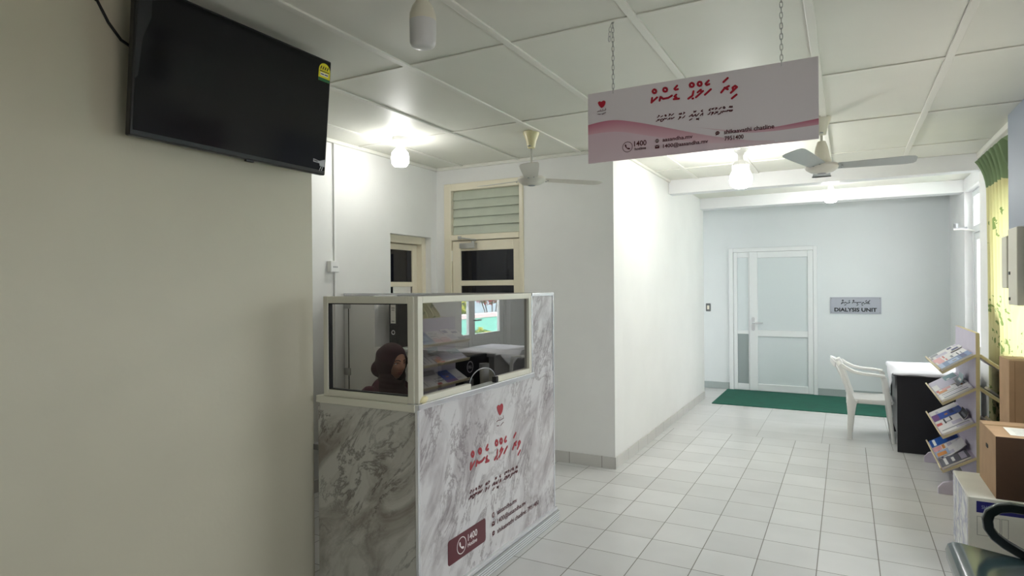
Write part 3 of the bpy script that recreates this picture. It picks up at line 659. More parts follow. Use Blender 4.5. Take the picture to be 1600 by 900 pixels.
# lettering of the booth front, printed on the long panel
UY, VZ = (0, 1, 0), (0, 0, 1)
OX = (XF+0.0015, 0, 0)
def words(strokes, gap):
    """groups pen strokes into words wherever the gap across the line is wide"""
    it = sorted(strokes, key=lambda s: min(q[0] for q in s)); out = []; end = None
    for s in it:
        a, z = min(q[0] for q in s), max(q[0] for q in s)
        if end is None or a-end > gap: out.append([])
        out[-1].append(s); end = z if end is None else max(end, z)
    return out
def write(strokes, wd, gap, o, u, v, m, parent):
    for wds in words(strokes, gap):
        b = MB()
        for st in wds: stroke(b, st, wd, o, u, v)
        b.build('lettering', m, parent, fix=False)
def line(s, o, u, v, width, height, bold, m, parent):
    b = MB(); put_text(b, s, o, u, v, width, height, bold); return b.build('lettering', m, parent, fix=False)
def icons(o, u, v, globe, mail, chat, parent, k=1.0):
    mm = [M['maroon'], M['white_print']]
    b = MB(); disc(b, globe, 0.0145*k, o, u, v, n=20)
    for d_ in (-0.0055, 0, 0.0055): poly(b, [(globe[0]-0.012*k, globe[1]+(d_-0.0008)*k), (globe[0]+0.012*k, globe[1]+(d_-0.0008)*k), (globe[0]+0.012*k, globe[1]+(d_+0.0008)*k), (globe[0]-0.012*k, globe[1]+(d_+0.0008)*k)], o, u, v, 0.0004, 1)
    b.build('globe_icon', mm, parent, fix=False)
    b = MB(); poly(b, rrect(mail[0]-0.016*k, mail[0]+0.016*k, mail[1]-0.0125*k, mail[1]+0.0125*k, 0.003*k), o, u, v)
    stroke(b, [(mail[0]-0.014*k, mail[1]+0.010*k), (mail[0], mail[1]-0.001*k), (mail[0]+0.014*k, mail[1]+0.010*k)], 0.002*k, o, u, v, 0.0004, 1)
    b.build('mail_icon', mm, parent, fix=False)
    b = MB(); disc(b, chat, 0.0145*k, o, u, v, n=20, sq=0.9); poly(b, [(chat[0]-0.012*k, chat[1]-0.005*k), (chat[0]-0.004*k, chat[1]-0.011*k), (chat[0]-0.011*k, chat[1]-0.019*k)], o, u, v)
    for q in range(3): disc(b, (chat[0]+(q-1)*0.0065*k, chat[1]), 0.002*k, o, u, v, 0.0004, n=8, mi=1)
    b.build('chat_icon', mm, parent, fix=False)
def remap(strokes, a, s, t): return [[(t[0]+(p[0]-a[0])*s, t[1]+(p[1]-a[1])*s) for p in st] for st in strokes]
write(remap(THAANA_TITLE, (-0.725, 2.325), 1.60, (2.697, 0.602)), 0.0145, 0.03, OX, UY, VZ, M['red_soft'], bt)
sx0 = min(p[0] for s in THAANA_SUB for p in s); sz0 = min(p[1] for s in THAANA_SUB[:1] for p in s)
write(remap(THAANA_SUB, (sx0, sz0), 1.72, (2.681, 0.452)), 0.0075, 0.017, OX, UY, VZ, M['maroon'], bt)
for s_, y, z, wd in (('aasandha.mv', 2.969, 0.278, 0.233), ('1400@aasandha.mv', 2.969, 0.228, 0.347), ('shikaavathi chatline: 7951400', 2.968, 0.174, 0.524)):
    line(s_, (XF+0.0015, y, z), UY, VZ, wd, 0.027, 0.012, M['maroon'], bt)
icons(OX, UY, VZ, (2.925, 0.291), (2.925, 0.2435), (2.926, 0.191), bt)
hx0 = min(p[0] for p in HEART); hz0 = min(p[1] for p in HEART); hx1 = max(p[0] for p in HEART)
hs = 0.074/(hx1-hx0)
b = MB(); poly(b, remap([HEART], (hx0, hz0), hs, (2.972, 0.822))[0], OX, UY, VZ)
b.build('heart_emblem', M['red_soft'], bt, fix=False)
b = MB()
for st in remap(HEART_SUB, (hx0, hz0), hs, (2.972, 0.822)): stroke(b, st, 0.004, OX, UY, VZ)
b.build('emblem_caption', M['sticker'], bt, fix=False)
stk = MB().prism(rrect(2.486, 2.842, 0.180, 0.304, 0.016), 'X', XF, XF+0.0016).build('hotline_sticker', M['sticker'], bt)
b = MB(); O2 = (XF+0.0022, 0, 0)
disc(b, (2.606, 0.243), 0.043, O2, UY, VZ, r0=0.0385, n=36)
def handset(b, c, s, o, u, v):
    P = [(-0.42, 0.52), (-0.30, 0.05), (0.05, -0.30), (0.52, -0.42)]
    stroke(b, [(c[0]+p[0]*s, c[1]+p[1]*s) for p in P], s*0.20, o, u, v)
    stroke(b, [(c[0]-0.42*s, c[1]+0.52*s), (c[0]-0.34*s, c[1]+0.22*s)], s*0.36, o, u, v, 0.00005)
    stroke(b, [(c[0]+0.22*s, c[1]-0.34*s), (c[0]+0.52*s, c[1]-0.42*s)], s*0.36, o, u, v, 0.00005)
handset(b, (2.604, 0.241), 0.034, O2, UY, VZ)
b.build('phone_icon', M['white_print'], stk, fix=False)
line('1400', (XF+0.0022, 2.665, 0.243), UY, VZ, 0.090, 0.034, 0.01, M['white_print'], stk)
line('Hotline', (XF+0.0022, 2.663, 0.212), UY, VZ, 0.090, 0.020, 0.015, M['white_print'], stk)

# things inside the booth
mo = thing('monitor', 'black computer monitor seen from behind through the booth glass', 'monitor', (-2.10, 3.20, 0.75))
MB().prism(rrect(2.93, 3.47, 0.79, 1.115, 0.012), 'X', -2.085, -2.055).build('housing', M['black'], mo, bevel=0.006)
MB().prism(rrect(2.945, 3.455, 0.805, 1.10, 0.006), 'X', -2.087, -2.084).build('screen', M['screen'], mo)
MB().prism(rrect(3.16, 3.24, 0.77, 0.98, 0.008), 'X', -2.054, -2.03).build('stand_neck', M['grey'], mo, bevel=0.004)
MB().prism(rrect(-2.16, -1.98, 3.09, 3.31, 0.02), 'Z', 0.75, 0.765).build('stand_foot', M['grey'], mo, bevel=0.003)
b = MB(); OM = (-2.0535, 0, 0)
disc(b, (3.235, 1.050), 0.037, OM, UY, VZ, r0=0.030, n=30)
put_text(b, 'DELL', (-2.0535, 3.213, 1.041), UY, VZ, 0.044, 0.018, 0.02)
b.build('badge', M['white_print'], mo, fix=False)
b = MB().lathe([(0.024, 0), (0.026, 0.004), (0.029, 0.12), (0.030, 0.145), (0.027, 0.145), (0.026, 0.01)], (-1.90, 3.15, 0.945), n=32)
tag(b.build('steel_tumbler', mat('pale_steel', (222, 222, 218), 0.3, metal=0.35), smooth='auto'), 'shiny steel tumbler on the ledge behind the booth glass', 'tumbler')
fo = thing('lever_arch_file', 'black lever arch file with white spine label on the booth shelf', 'file folder', (-2.853, 3.57, 1.115))
b = MB().box(-2.892, -2.814, 3.475, 3.69, 1.115, 1.440)
b.build('cover', M['black'], fo, bevel=0.004)
MB().box(-2.875, -2.831, 3.4725, 3.475, 1.29, 1.43).build('spine_label', M['paper'], fo)
b = MB(); disc(b, (-2.853, 1.225), 0.017, (0, 3.4735, 0), (1, 0, 0), (0, 0, 1), r0=0.010, n=24); b.build('finger_ring', M['chrome'], fo, fix=False)
for z, wd in ((1.40, 0.030), (1.385, 0.024), (1.305, 0.026)): MB().box(-2.853-wd/2, -2.853+wd/2, 3.472, 3.4725, z-0.002, z+0.002).build('label_line', M['ink'], fo)

# ================================================================ HANGING SIGN
sg = thing('hanging_sign', 'white and pink help desk sign hanging on chains from the ceiling', 'sign', (-0.55, 2.60, 2.095))
SX0, SX1, ST, SB = -1.014, -0.087, 2.405, 2.094
MB().box(SX0, SX1, 2.599, 2.605, SB, ST).build('board', mat('sign_white', (228, 220, 224), 0.45), sg)
P = vcol_material('pink_wave_print')
SU = lambda u: SX0+(SX1-SX0)*u
SV = lambda v: SB+(ST-SB)*v
def curve(pts, u):
    for (a, va), (c, vc) in zip(pts[:-1], pts[1:]):
        if a <= u <= c:
            t = (u-a)/(c-a); t = t*t*(3-2*t) if False else t
            return va+(vc-va)*t
    return pts[-1][1]
def smooth_curve(pts):
    from_ = [(k/48, curve(pts, k/48)) for k in range(49)]
    for _ in range(6):
        from_ = [from_[0]]+[(from_[i][0], (from_[i-1][1]+2*from_[i][1]+from_[i+1][1])/4) for i in range(1, 48)]+[from_[-1]]
    return from_
C1 = smooth_curve([(0, 0.555), (0.07, 0.585), (0.14, 0.585), (0.28, 0.47), (0.43, 0.325), (0.57, 0.19), (0.75, 0.06), (1.0, 0.0)])
C2 = smooth_curve([(0, 0.415), (0.08, 0.425), (0.16, 0.41), (0.30, 0.29), (0.45, 0.17), (0.6, 0.08), (0.75, 0.03), (1.0, 0.0)])
C3 = smooth_curve([(0, 0.0), (0.45, 0.34), (0.52, 0.33), (0.62, 0.25), (0.72, 0.20), (0.85, 0.205), (1.0, 0.245)])
C4 = [(u, v-0.075*max(0.0, (u-0.5)/0.5)) for u, v in C3]
def band(name, top, bot, u0, u1, ca, cb, lift):
    vs, fs, cs = [], [], []
    for (u, t), (_, q) in zip(top, bot):
        if u < u0 or u > u1: continue
        k = (u-u0)/(u1-u0)
        for v, al in ((t, 0), (q, 1)):
            vs.append((SU(u), 2.599-lift, SV(max(0.0, min(1.0, v)))))
            c = [ca[al][i]*(1-k)+cb[al][i]*k for i in range(3)]; cs.append(lin(c))
    n = len(vs)//2
    fs = [(2*i, 2*i+1, 2*i+3, 2*i+2) for i in range(n-1)]
    o = MB().add(vs, fs).build(name, P, sg, fix=False)
    at = o.data.color_attributes.new('print', 'FLOAT_COLOR', 'POINT')
    for i, c in enumerate(cs): at.data[i].color = c
Z0 = [(k/48, 0.0) for k in range(49)]
band('wave_print', C2, Z0, 0, 1, ((222, 196, 206), (226, 204, 212)), ((226, 208, 214), (226, 208, 214)), 0.0004)
band('wave_print', C1, C2, 0, 0.85, ((196, 112, 134), (222, 172, 186)), ((224, 205, 212), (226, 208, 214)), 0.0006)
band('wave_print', C3, C4, 0.5, 1.0, ((226, 214, 219), (226, 214, 219)), ((190, 104, 126), (212, 160, 175)), 0.0008)
OS = (0, 2.5975, 0); UX = (1, 0, 0)
write(THAANA_TITLE, 0.0090, 0.02, OS, UX, VZ, M['red'], sg)
write(THAANA_SUB, 0.0040, 0.010, OS, UX, VZ, M['maroon'], sg)
b = MB(); disc(b, (-0.832, 2.148), 0.023, OS, UX, VZ, r0=0.0205, n=32); handset(b, (-0.833, 2.147), 0.0185, OS, UX, VZ)
b.build('phone_icon', M['maroon'], sg, fix=False)
for s_, x, z, wd, h in (('1400', -0.802, 2.147, 0.054, 0.022), ('hotline', -0.800, 2.130, 0.050, 0.0115), ('aasandha.mv', -0.679, 2.153, 0.125, 0.0155),
                        ('1400@aasandha.mv', -0.677, 2.126, 0.185, 0.0155), ('shikaavathi chatline', -0.430, 2.1535, 0.188, 0.0165), ('7951400', -0.428, 2.127, 0.073, 0.0165)):
    line(s_, (x, 2.5975, z), UX, VZ, wd, h, 0.02, M['maroon'], sg)
icons(OS, UX, VZ, (-0.702, 2.159), (-0.702, 2.134), (-0.455, 2.161), sg, 0.58)
b = MB(); poly(b, HEART, OS, UX, VZ); b.build('heart_emblem', M['red'], sg, fix=False)
b = MB()
for st in HEART_SUB: stroke(b, st, 0.0022, OS, UX, VZ)
b.build('emblem_caption', M['sticker'], sg, fix=False)
for cx in (-0.896, -0.215):
    b = MB(); z = 2.392; k = 0
    while z < H-0.012:
        c = Vector((cx, 2.602, z+0.011)); pts = []
        for t in range(12):
            a = 2*pi*t/12; du = 0.0052*math.cos(a); dv = 0.0095*math.sin(a)+(0.0035 if math.sin(a) > 0 else -0.0035)
            pts.append(c+(Vector((du, 0, dv)) if k % 2 else Vector((0, du, dv))))
        b.tube(pts, 0.0016, n=5, closed=True); z += 0.0205; k += 1
    if cx < -0.5:                                             # loose tail of the left chain
        for k in range(3):
            c = Vector((cx-0.012-0.002*k, 2.602, 2.675-0.0205*k))
            b.tube([c+Vector((0.0052*math.cos(a*pi/6), 0.002*k*0, 0.0095*math.sin(a*pi/6)*1.3)) for a in range(12)], 0.0016, n=5, closed=True)
        b.tube([(cx, 2.602, 2.70), (cx-0.008, 2.602, 2.698), (cx-0.012, 2.602, 2.688)], 0.0016, n=5)
    b.tube([(cx, 2.602, H), (cx, 2.602, H-0.02)], 0.003, n=6)
    b.build('chain', M['steel'], sg, smooth=True)

# ================================================================ TELEVISION
tv = thing('television', 'black flat television tilted down on the cream wall', 'television', (-2.40, 1.79, 2.39))
ty0, ty1 = 1.313, 2.270
b0, b1 = Vector((-2.29, 0, 2.108)), Vector((-2.24, 0, 2.667))
e = (b1-b0).normalized(); nrm = Vector((e.z, 0, -e.x)); TH = (b1-b0).length
def tvp(y, h, dd): p = b0+e*h+nrm*dd; return (p.x, y, p.z)
def tvbox(b, y0, y1, h0, h1, d0, d1, mi=0):
    vs = [tvp(y, h, dd) for dd in (d0, d1) for h in (h0, h1) for y in (y0, y1)]
    b.add(vs, [(0, 2, 3, 1), (4, 5, 7, 6), (0, 1, 5, 4), (2, 6, 7, 3), (0, 4, 6, 2), (1, 3, 7, 5)], mi); return b
tvbox(MB(), ty0, ty1, 0, TH, -0.035, 0.0).build('bezel', M['black'], tv, bevel=0.006)
tvbox(MB(), ty0+0.10, ty1-0.10, 0.06, TH-0.16, -0.07, -0.034).build('back_housing', M['black'], tv, bevel=0.02)
tvbox(MB(), ty0+0.009, ty1-0.009, 0.022, TH-0.009, -0.002, 0.0012).build('screen', M['screen'], tv)
tvbox(MB(), ty0+0.50, ty0+0.54, -0.008, 0.006, -0.02, -0.004).build('sensor', M['black'], tv, bevel=0.002)
b = MB().box(-2.40, -2.375, 1.62, 1.96, 2.22, 2.56)
for y in (1.68, 1.90): b.tube([(-2.385, y, 2.30), (-2.345, y, 2.30)], 0.012); b.tube([(-2.385, y, 2.50), (-2.325, y, 2.50)], 0.012)
b.build('wall_bracket', M['grey'], tv)
TO = Vector(tvp(0, 0, 0.0022)); TVv = tuple(e); TUy = (0, 1, 0)
lab = MB()
ly0, ly1, lh0, lh1 = 2.188, 2.262, 0.452, 0.545
arc_ = [(ly1, lh0), (ly1, lh0+0.052)]+[(ly1-0.037+0.037*math.cos(pi*k/10), lh0+0.052+0.036*math.sin(pi*k/10)) for k in range(1, 10)]+[(ly0, lh0+0.052), (ly0, lh0)]
poly(lab, arc_, TO, TUy, TVv)
el = lab.build('energy_label', mat('yellow_label', (226, 214, 20), 0.45), tv, fix=False)
g = MB(); poly(g, [(ly0, lh0), (ly1, lh0), (ly1, lh0+0.016), (ly0, lh0+0.016)], TO, TUy, TVv, 0.0003); g.build('green_strip', mat('green_label', (22, 96, 48), 0.45), el, fix=False)
g = MB()
for k in range(4): stroke(g, [(2.200+k*0.014, lh0+0.058), (2.205+k*0.014, lh0+0.070)], 0.006, TO, TUy, TVv, 0.0003)
stroke(g, [(2.196, lh0+0.048), (2.254, lh0+0.048)], 0.004, TO, TUy, TVv, 0.0003)
g.build('label_marks', M['ink'], el, fix=False)
g = MB(); poly(g, [(2.200, lh0+0.026), (2.250, lh0+0.026), (2.250, lh0+0.041), (2.200, lh0+0.041)], TO, TUy, TVv, 0.0004); g.build('label_box', M['paper'], el, fix=False)
g = MB()
for s0, s1 in ((2.204, 2.222), (2.229, 2.246)): stroke(g, [(s0, lh0+0.0335), (s1, lh0+0.0335)], 0.005, TO, TUy, TVv, 0.0006)
g.build('label_text', M['ink'], el, fix=False)
g = MB(); poly(g, [(2.185, 0.072), (2.225, 0.066), (2.262, 0.078), (2.262, 0.040), (2.228, 0.042), (2.226, 0.054), (2.185, 0.056)], TO, TUy, TVv)
stroke(g, [(2.240, 0.045), (2.228, 0.020)], 0.005, TO, TUy, TVv); stroke(g, [(2.250, 0.045), (2.242, 0.022)], 0.005, TO, TUy, TVv)
tg = g.build('paper_tag', mat('grey_tag', (178, 178, 180), 0.6), tv, fix=False)
g = MB(); stroke(g, [(2.190, 0.064), (2.212, 0.0625)], 0.004, TO, TUy, TVv, 0.0004); g.build('tag_text', M['ink'], tg, fix=False)
g = MB(); poly(g, [(ty0+0.004, 0.20), (ty0+0.018, 0.22), (ty0+0.030, 0.36), (ty0+0.058, 0.44), (ty0+0.060, TH-0.02), (ty0+0.010, TH-0.01)], TO, TUy, TVv)
g.build('loose_film', mat('film', (34, 36, 40), 0.25), tv, fix=False)
g = MB().tube([(-2.398, 0.98, 2.71), (-2.398, 1.16, 2.64), (-2.397, 1.262, 2.600), (-2.397, 1.30, 2.535), (-2.396, 1.345, 2.485), (-2.39, 1.40, 2.462), (-2.36, 1.47, 2.455)], 0.0055, n=8)
tag(g.build('television_cable', M['rubber'], smooth=True), 'black cable running from the ceiling to behind the television', 'cable')

# ================================================================ LAMPS
GLOW = emit('lit_lamp', (255, 254, 251), BULB); GLOW2 = emit('lit_lamp_soft', (255, 254, 251), BULB*0.46)
def pear(c, r, z0, z1, n=24):
    return None
bl = thing('ceiling_bulb', 'large unlit faceted white bulb hanging near the top edge of the view', 'light bulb', (-1.41, 1.91, 2.46))
c = (-1.41, 1.905, 2.455)
MB().lathe([(0.030, 0.0), (0.043, 0.006), (0.050, 0.02), (0.0515, 0.10)], c, n=14).build('diffuser', mat('milky_diffuser', (214, 214, 214), 0.3), bl, smooth='auto')
MB().lathe([(0.0515, 0.10), (0.050, 0.125), (0.040, 0.155), (0.024, 0.18), (0.023, 0.20)], c, n=14).build('bulb_body', M['offwhite'], bl, smooth='auto')
MB().lathe([(0.026, 0.20), (0.028, 0.215), (0.034, 0.235), (0.050, 0.245), (0.050, 0.257)], c, n=24).build('lamp_holder', M['grey'], bl, smooth='auto')
bl = thing('ceiling_bulb', 'round lit bulb in a white holder above the reception booth', 'light bulb', (-3.042, 3.803, 2.49))
c = (-3.042, 3.803, 2.485)
MB().lathe([(0.02, 0), (0.050, 0.006), (0.066, 0.03), (0.068, 0.07), (0.064, 0.105), (0.045, 0.130), (0.032, 0.140)], c).build('diffuser', GLOW2, bl, smooth=True)
MB().lathe([(0.030, 0.138), (0.030, 0.165)], c).build('bulb_body', M['white'], bl, smooth='auto')
MB().lathe([(0.034, 0.165), (0.036, 0.19), (0.060, 0.200), (0.062, 0.227)], c).build('lamp_holder', M['white'], bl, smooth='auto')
bl = thing('ceiling_bulb', 'big lit bulb with ribbed white neck hanging below the sign', 'light bulb', (-0.79, 5.598, 2.38))
c = (-0.79, 5.598, 2.375)
MB().lathe([(0.02, 0), (0.055, 0.008), (0.085, 0.035), (0.093, 0.075), (0.088, 0.115), (0.075, 0.140), (0.070, 0.150)], c, n=32).build('diffuser', GLOW, bl, smooth=True)
b = MB().lathe([(0.064, 0.148), (0.066, 0.20), (0.055, 0.222), (0.038, 0.235)], c, n=32)
for k in range(24):
    a = 2*pi*k/24; ca, sa = math.cos(a), math.sin(a)
    b.tube([(c[0]+0.066*ca, c[1]+0.066*sa, c[2]+0.150), (c[0]+0.070*ca, c[1]+0.070*sa, c[2]+0.200), (c[0]+0.050*ca, c[1]+0.050*sa, c[2]+0.228)], 0.004, n=4)
b.build('ribbed_neck', M['white'], bl)
MB().lathe([(0.024, 0.232), (0.022, 0.275), (0.030, 0.300), (0.055, 0.318), (0.060, 0.337)], c).build('lamp_holder', M['white'], bl, smooth='auto')
bl = thing('ceiling_bulb', 'small lit round bulb between the two far ceiling beams', 'light bulb', (-0.144, 7.7, 2.455))
c = (-0.144, 7.70, 2.452)
MB().lathe([(0.02, 0), (0.052, 0.008), (0.070, 0.04), (0.070, 0.085), (0.050, 0.120), (0.034, 0.130)], c).build('diffuser', GLOW, bl, smooth=True)
MB().lathe([(0.030, 0.128), (0.032, 0.17), (0.018, 0.19), (0.018, 0.23), (0.060, 0.243), (0.062, 0.260)], c).build('lamp_holder', M['white'], bl, smooth='auto')

# ================================================================ CEILING FANS
def fan(name, label, c, hub_z, blades, pal):
    x, y = c
    root = thing(name, label, 'ceiling fan', (x, y, hub_z))
    cp = M['cream_plastic'] if pal == 'white' else M['offwhite']
    MB().lathe([(0.022, -0.128), (0.028, -0.124), (0.040, -0.07), (0.060, -0.018), (0.062, -0.004), (0.045, -0.001)], (x, y, H), n=24).build('canopy', cp, root, smooth='auto')
    MB().lathe([(0.012, -0.0), (0.012, 0.004)], (x, y-0.034, H-0.118), n=10).build('canopy_screw', M['grey'], root)
    MB().lathe([(0.009, hub_z+0.045), (0.009, H-0.11)], (x, y, 0), n=12).build('down_rod', M['fan_white'], root, smooth='auto')
    if pal == 'grey':
        MB().lathe([(0.060, 0.035), (0.062, 0.05), (0.050, 0.09), (0.040, 0.15), (0.026, 0.19)], (x, y, hub_z), n=24).build('rod_cover', cp, root, smooth='auto')
    else:
        MB().lathe([(0.030, 0.035), (0.028, 0.075), (0.014, 0.09)], (x, y, hub_z), n=24).build('rod_cover', M['fan_white'], root, smooth='auto')
    mm = M['fan_grey'] if pal == 'grey' else M['fan_white']
    MB().lathe([(0.030, -0.032), (0.070, -0.024), (0.100, -0.004), (0.108, 0.012), (0.100, 0.030), (0.060, 0.038)], (x, y, hub_z), n=36).build('motor_housing', M['fan_white'], root, smooth='auto')
    MB().lathe([(0.022, -0.036), (0.030, -0.032)], (x, y, hub_z), n=20).build('hub_cap', M['grey'], root, smooth='auto')
    for a, L, pitch in blades:
        ca, sa = math.cos(math.radians(a)), math.sin(math.radians(a))
        b = MB(); vs = []
        prof = [(0.10, 0.050), (0.16, 0.052), (0.30, 0.058), (0.45, 0.064), (L-0.06, 0.066), (L-0.015, 0.058), (L, 0.035)]
        for r, hw in prof:
            for sgn, top in ((-1, 0), (1, 0), (1, 1), (-1, 1)):
                t = sgn*hw; z = hub_z+0.012+(-t*pitch)+(0.003 if top else 0)
                vs.append((x+ca*r-sa*t, y+sa*r+ca*t, z))
        n = len(prof); fs = [(0, 1, 2, 3), tuple(4*(n-1)+i for i in (3, 2, 1, 0))]
        for i in range(n-1):
            for k in range(4): fs.append((4*i+k, 4*i+4+k, 4*i+4+(k+1) % 4, 4*i+(k+1) % 4))
        b.add(vs, fs)
        bl_ = b.build('blade', mm, root)
        for t in (-0.02, 0.02): MB().lathe([(0.006, 0), (0.006, 0.004)], (x+ca*0.125-sa*t, y+sa*0.125+ca*t, hub_z+0.006-t*pitch-0.002), n=8).build('blade_screw', M['grey'], bl_)
    return root
fan('ceiling_fan', 'white ceiling fan in front of the louvred doorway', (-2.075, 4.15), 2.338, ((-65, 0.62, -0.12), (48, 0.58, 0.06), (172, 0.50, 0.17)), 'white')
fan('ceiling_fan', 'grey bladed ceiling fan under the right end of the sign', (-0.145, 4.82), 2.352, ((2, 0.56, 0.22), (-103, 0.66, -0.24), (92, 0.46, 0.0)), 'grey')

# ================================================================ SMALL WALL FITTINGS
b = MB().box(-3.54, -3.525, 3.588, 3.606, 1.755, H-0.03).box(-3.54, -3.525, 3.588, 3.606, 0.1, 1.67)
tag(b.build('cable_trunking', M['white'], bevel=0.002), 'thin white vertical cable trunking on the alcove wall', 'trunking')
sw = thing('wall_switch', 'white surface mounted switch box on the alcove wall trunking', 'switch', (-3.54, 3.565, 1.665))
MB().box(-3.54, -3.495, 3.52, 3.61, 1.67, 1.757).build('switch_box', M['white'], sw, bevel=0.005)
b = MB()
for y in (3.548, 3.565, 3.582): MB().box(-3.4955, -3.4935, y-0.005, y+0.005, 1.705, 1.716).build('rocker', M['grey'], sw)
sw = thing('wall_switch', 'small grey switch on the far wall left of the white door', 'switch', (-1.833, 9.605, 1.17))
MB().prism(rrect(-1.868, -1.800, 1.155, 1.275, 0.008), 'Y', 9.595, 9.61).build('plate', mat('dark_grey_plate', (96, 98, 100), 0.4), sw)
MB().box(-1.850, -1.818, 9.590, 9.596, 1.185, 1.245).build('rocker', M['offwhite'], sw, bevel=0.002)
dp = thing('wall_plaque', 'silver plaque on the far wall reading dialysis unit', 'plaque', (0.107, 9.6, 1.145))
MB().box(-0.198, 0.412, 9.597, 9.61, 1.145, 1.372).build('plate', mat('silver_plate', (186, 190, 202), 0.35, metal=0.35), dp, bevel=0.003)
b = MB()
for z0_, z1_ in ((1.158, 1.160), (1.357, 1.359)): b.box(-0.185, 0.399, 9.5963, 9.597, z0_, z1_)
for x0_ in (-0.185, 0.397): b.box(x0_, x0_+0.002, 9.5963, 9.597, 1.158, 1.359)
b.build('border_line', M['grey'], dp)
write(THAANA_DIAL, 0.0085, 0.03, (0, 9.5955, 0), UX, VZ, M['ink'], dp)
line('DIALYSIS UNIT', (-0.145, 9.5955, 1.176), UX, VZ, 0.505, 0.048, 0.035, M['ink'], dp)
for px_ in (-0.18, 0.394):
    for pz_ in (1.163, 1.354): MB().lathe([(0.006, 0), (0.006, -0.003)], (px_, 9.597, pz_), n=8, ax='Y').build('screw', M['grey'], dp)
b = MB().tube([(-1.70, 7.25, 2.70), (1.16, 7.25, 2.70)], 0.009, n=8)
for x in (-1.2, -0.7, 0.3): b.box(x-0.012, x+0.012, 7.235, 7.265, 2.685, H)
tag(b.build('ceiling_conduit', M['white'], smooth='auto'), 'thin white conduit under the ceiling between the two beams', 'conduit')
cr = thing('curtain_rod', 'short white rod bracketed beside the glazed door', 'rod', (1.15, 8.46, 2.15))
MB().tube([(1.06, 8.44, 2.150), (1.14, 8.44, 2.150), (1.245, 8.36, 2.125)], 0.011, n=10).build('rod', M['white'], cr, smooth='auto')
MB().box(1.10, 1.19, 8.455, 8.5, 2.155, 2.175).lathe([(0.022, 0), (0.022, 0.05)], (1.085, 8.45, 2.165), n=12).build('bracket', M['grey'], cr)
gp = tag(MB().box(0.995, 1.028, 4.70, 5.42, 1.46, H).build('riser_board', [M['panel_grey']], bevel=0.003), 'tall blue grey board hanging from the ceiling beside the curtain', 'board')
gp.data.materials.append(M['white'])
b = MB().box(0.955, 0.995, 5.27, 5.42, 1.51, 1.865)
e1 = thing('electrical_box', 'cream electrical box fixed to the blue grey board', 'electrical box', (0.975, 5.34, 1.51))
b.build('casing', M['offwhite'], e1, bevel=0.006)
MB().box(0.970, 0.985, 5.262, 5.27, 1.66, 1.70).build('latch', M['grey'], e1)
e2 = thing('electrical_box', 'nearer cream electrical box at the right edge of the view', 'electrical box', (0.975, 5.1, 1.40))
MB().box(0.955, 0.995, 4.98, 5.22, 1.40, 1.905).build('casing', M['offwhite'], e2, bevel=0.006)
for z_ in (1.60, 1.43): MB().box(0.950, 0.957, 5.16, 5.19, z_, z_+0.02).build('knob', M['black'], e2)

# ================================================================ CURTAIN
cu = thing('curtain', 'yellow floral curtain with green pleated top on the right wall', 'curtain', (1.0, 5.6, 0.3))
b = MB(); vs = []; fs = []; nz, ny = 40, 90
def cy_range(z):
    k = max(0.0, min(1.0, (z-2.26)/0.33)); k = k*k
    far = 6.13+(6.60-6.13)*k
    low_ = max(0.0, min(1.0, (1.42-z)/0.22))
    return 4.92, far+0.32*low_
for i in range(nz+1):
    z = 0.32+(2.585-0.32)*i/nz
    a, c_ = cy_range(z)
    for j in range(ny+1):
        t = j/ny; y = a+(c_-a)*t
        kk = max(0.0, (z-2.30)/0.28)
        amp = 0.022+0.006*math.sin(3*z)+0.006*kk
        near = max(0.0, min(1.0, (5.50-y)/0.06)); low = max(0.0, min(1.0, (1.42-z)/0.22)); pr_ = max(near, low if y < 6.5 else low)
        x = (1.012*(1-pr_)+1.052*pr_)+(amp*math.sin(t*2*pi*11+0.4*math.sin(z*2))+0.008*math.sin(t*2*pi*23+z))*(1-0.62*pr_)
        zz = z + (0.012*math.sin(t*2*pi*22) if i == nz else 0)
        vs.append((min(x, 1.067), y, zz))
for i in range(nz):
    for j in range(ny): fs.append((i*(ny+1)+j, i*(ny+1)+j+1, (i+1)*(ny+1)+j+1, (i+1)*(ny+1)+j))
b.add(vs, fs); o = b.build('fabric', M['curtain'], cu, smooth=True, fix=False)
MB().tube([(1.03, 4.9, 2.60), (1.03, 6.62, 2.60)], 0.010, n=10).build('curtain_track', M['white'], cu, smooth='auto')
for k in range(14): MB().box(1.027, 1.033, 4.95+k*0.125, 4.956+k*0.125, 2.575, 2.60).build('hook', M['white'], cu)

# ================================================================ FAR CORNER: MAT, CHAIR, DESK
b = MB().prism(rrect(-1.56, 0.95, 8.33, 9.57, 0.015), 'Z', 0.0, 0.009)
tag(b.build('door_mat', M['green_mat'], bevel=0.003), 'long green mat on the floor before the white far door', 'mat')

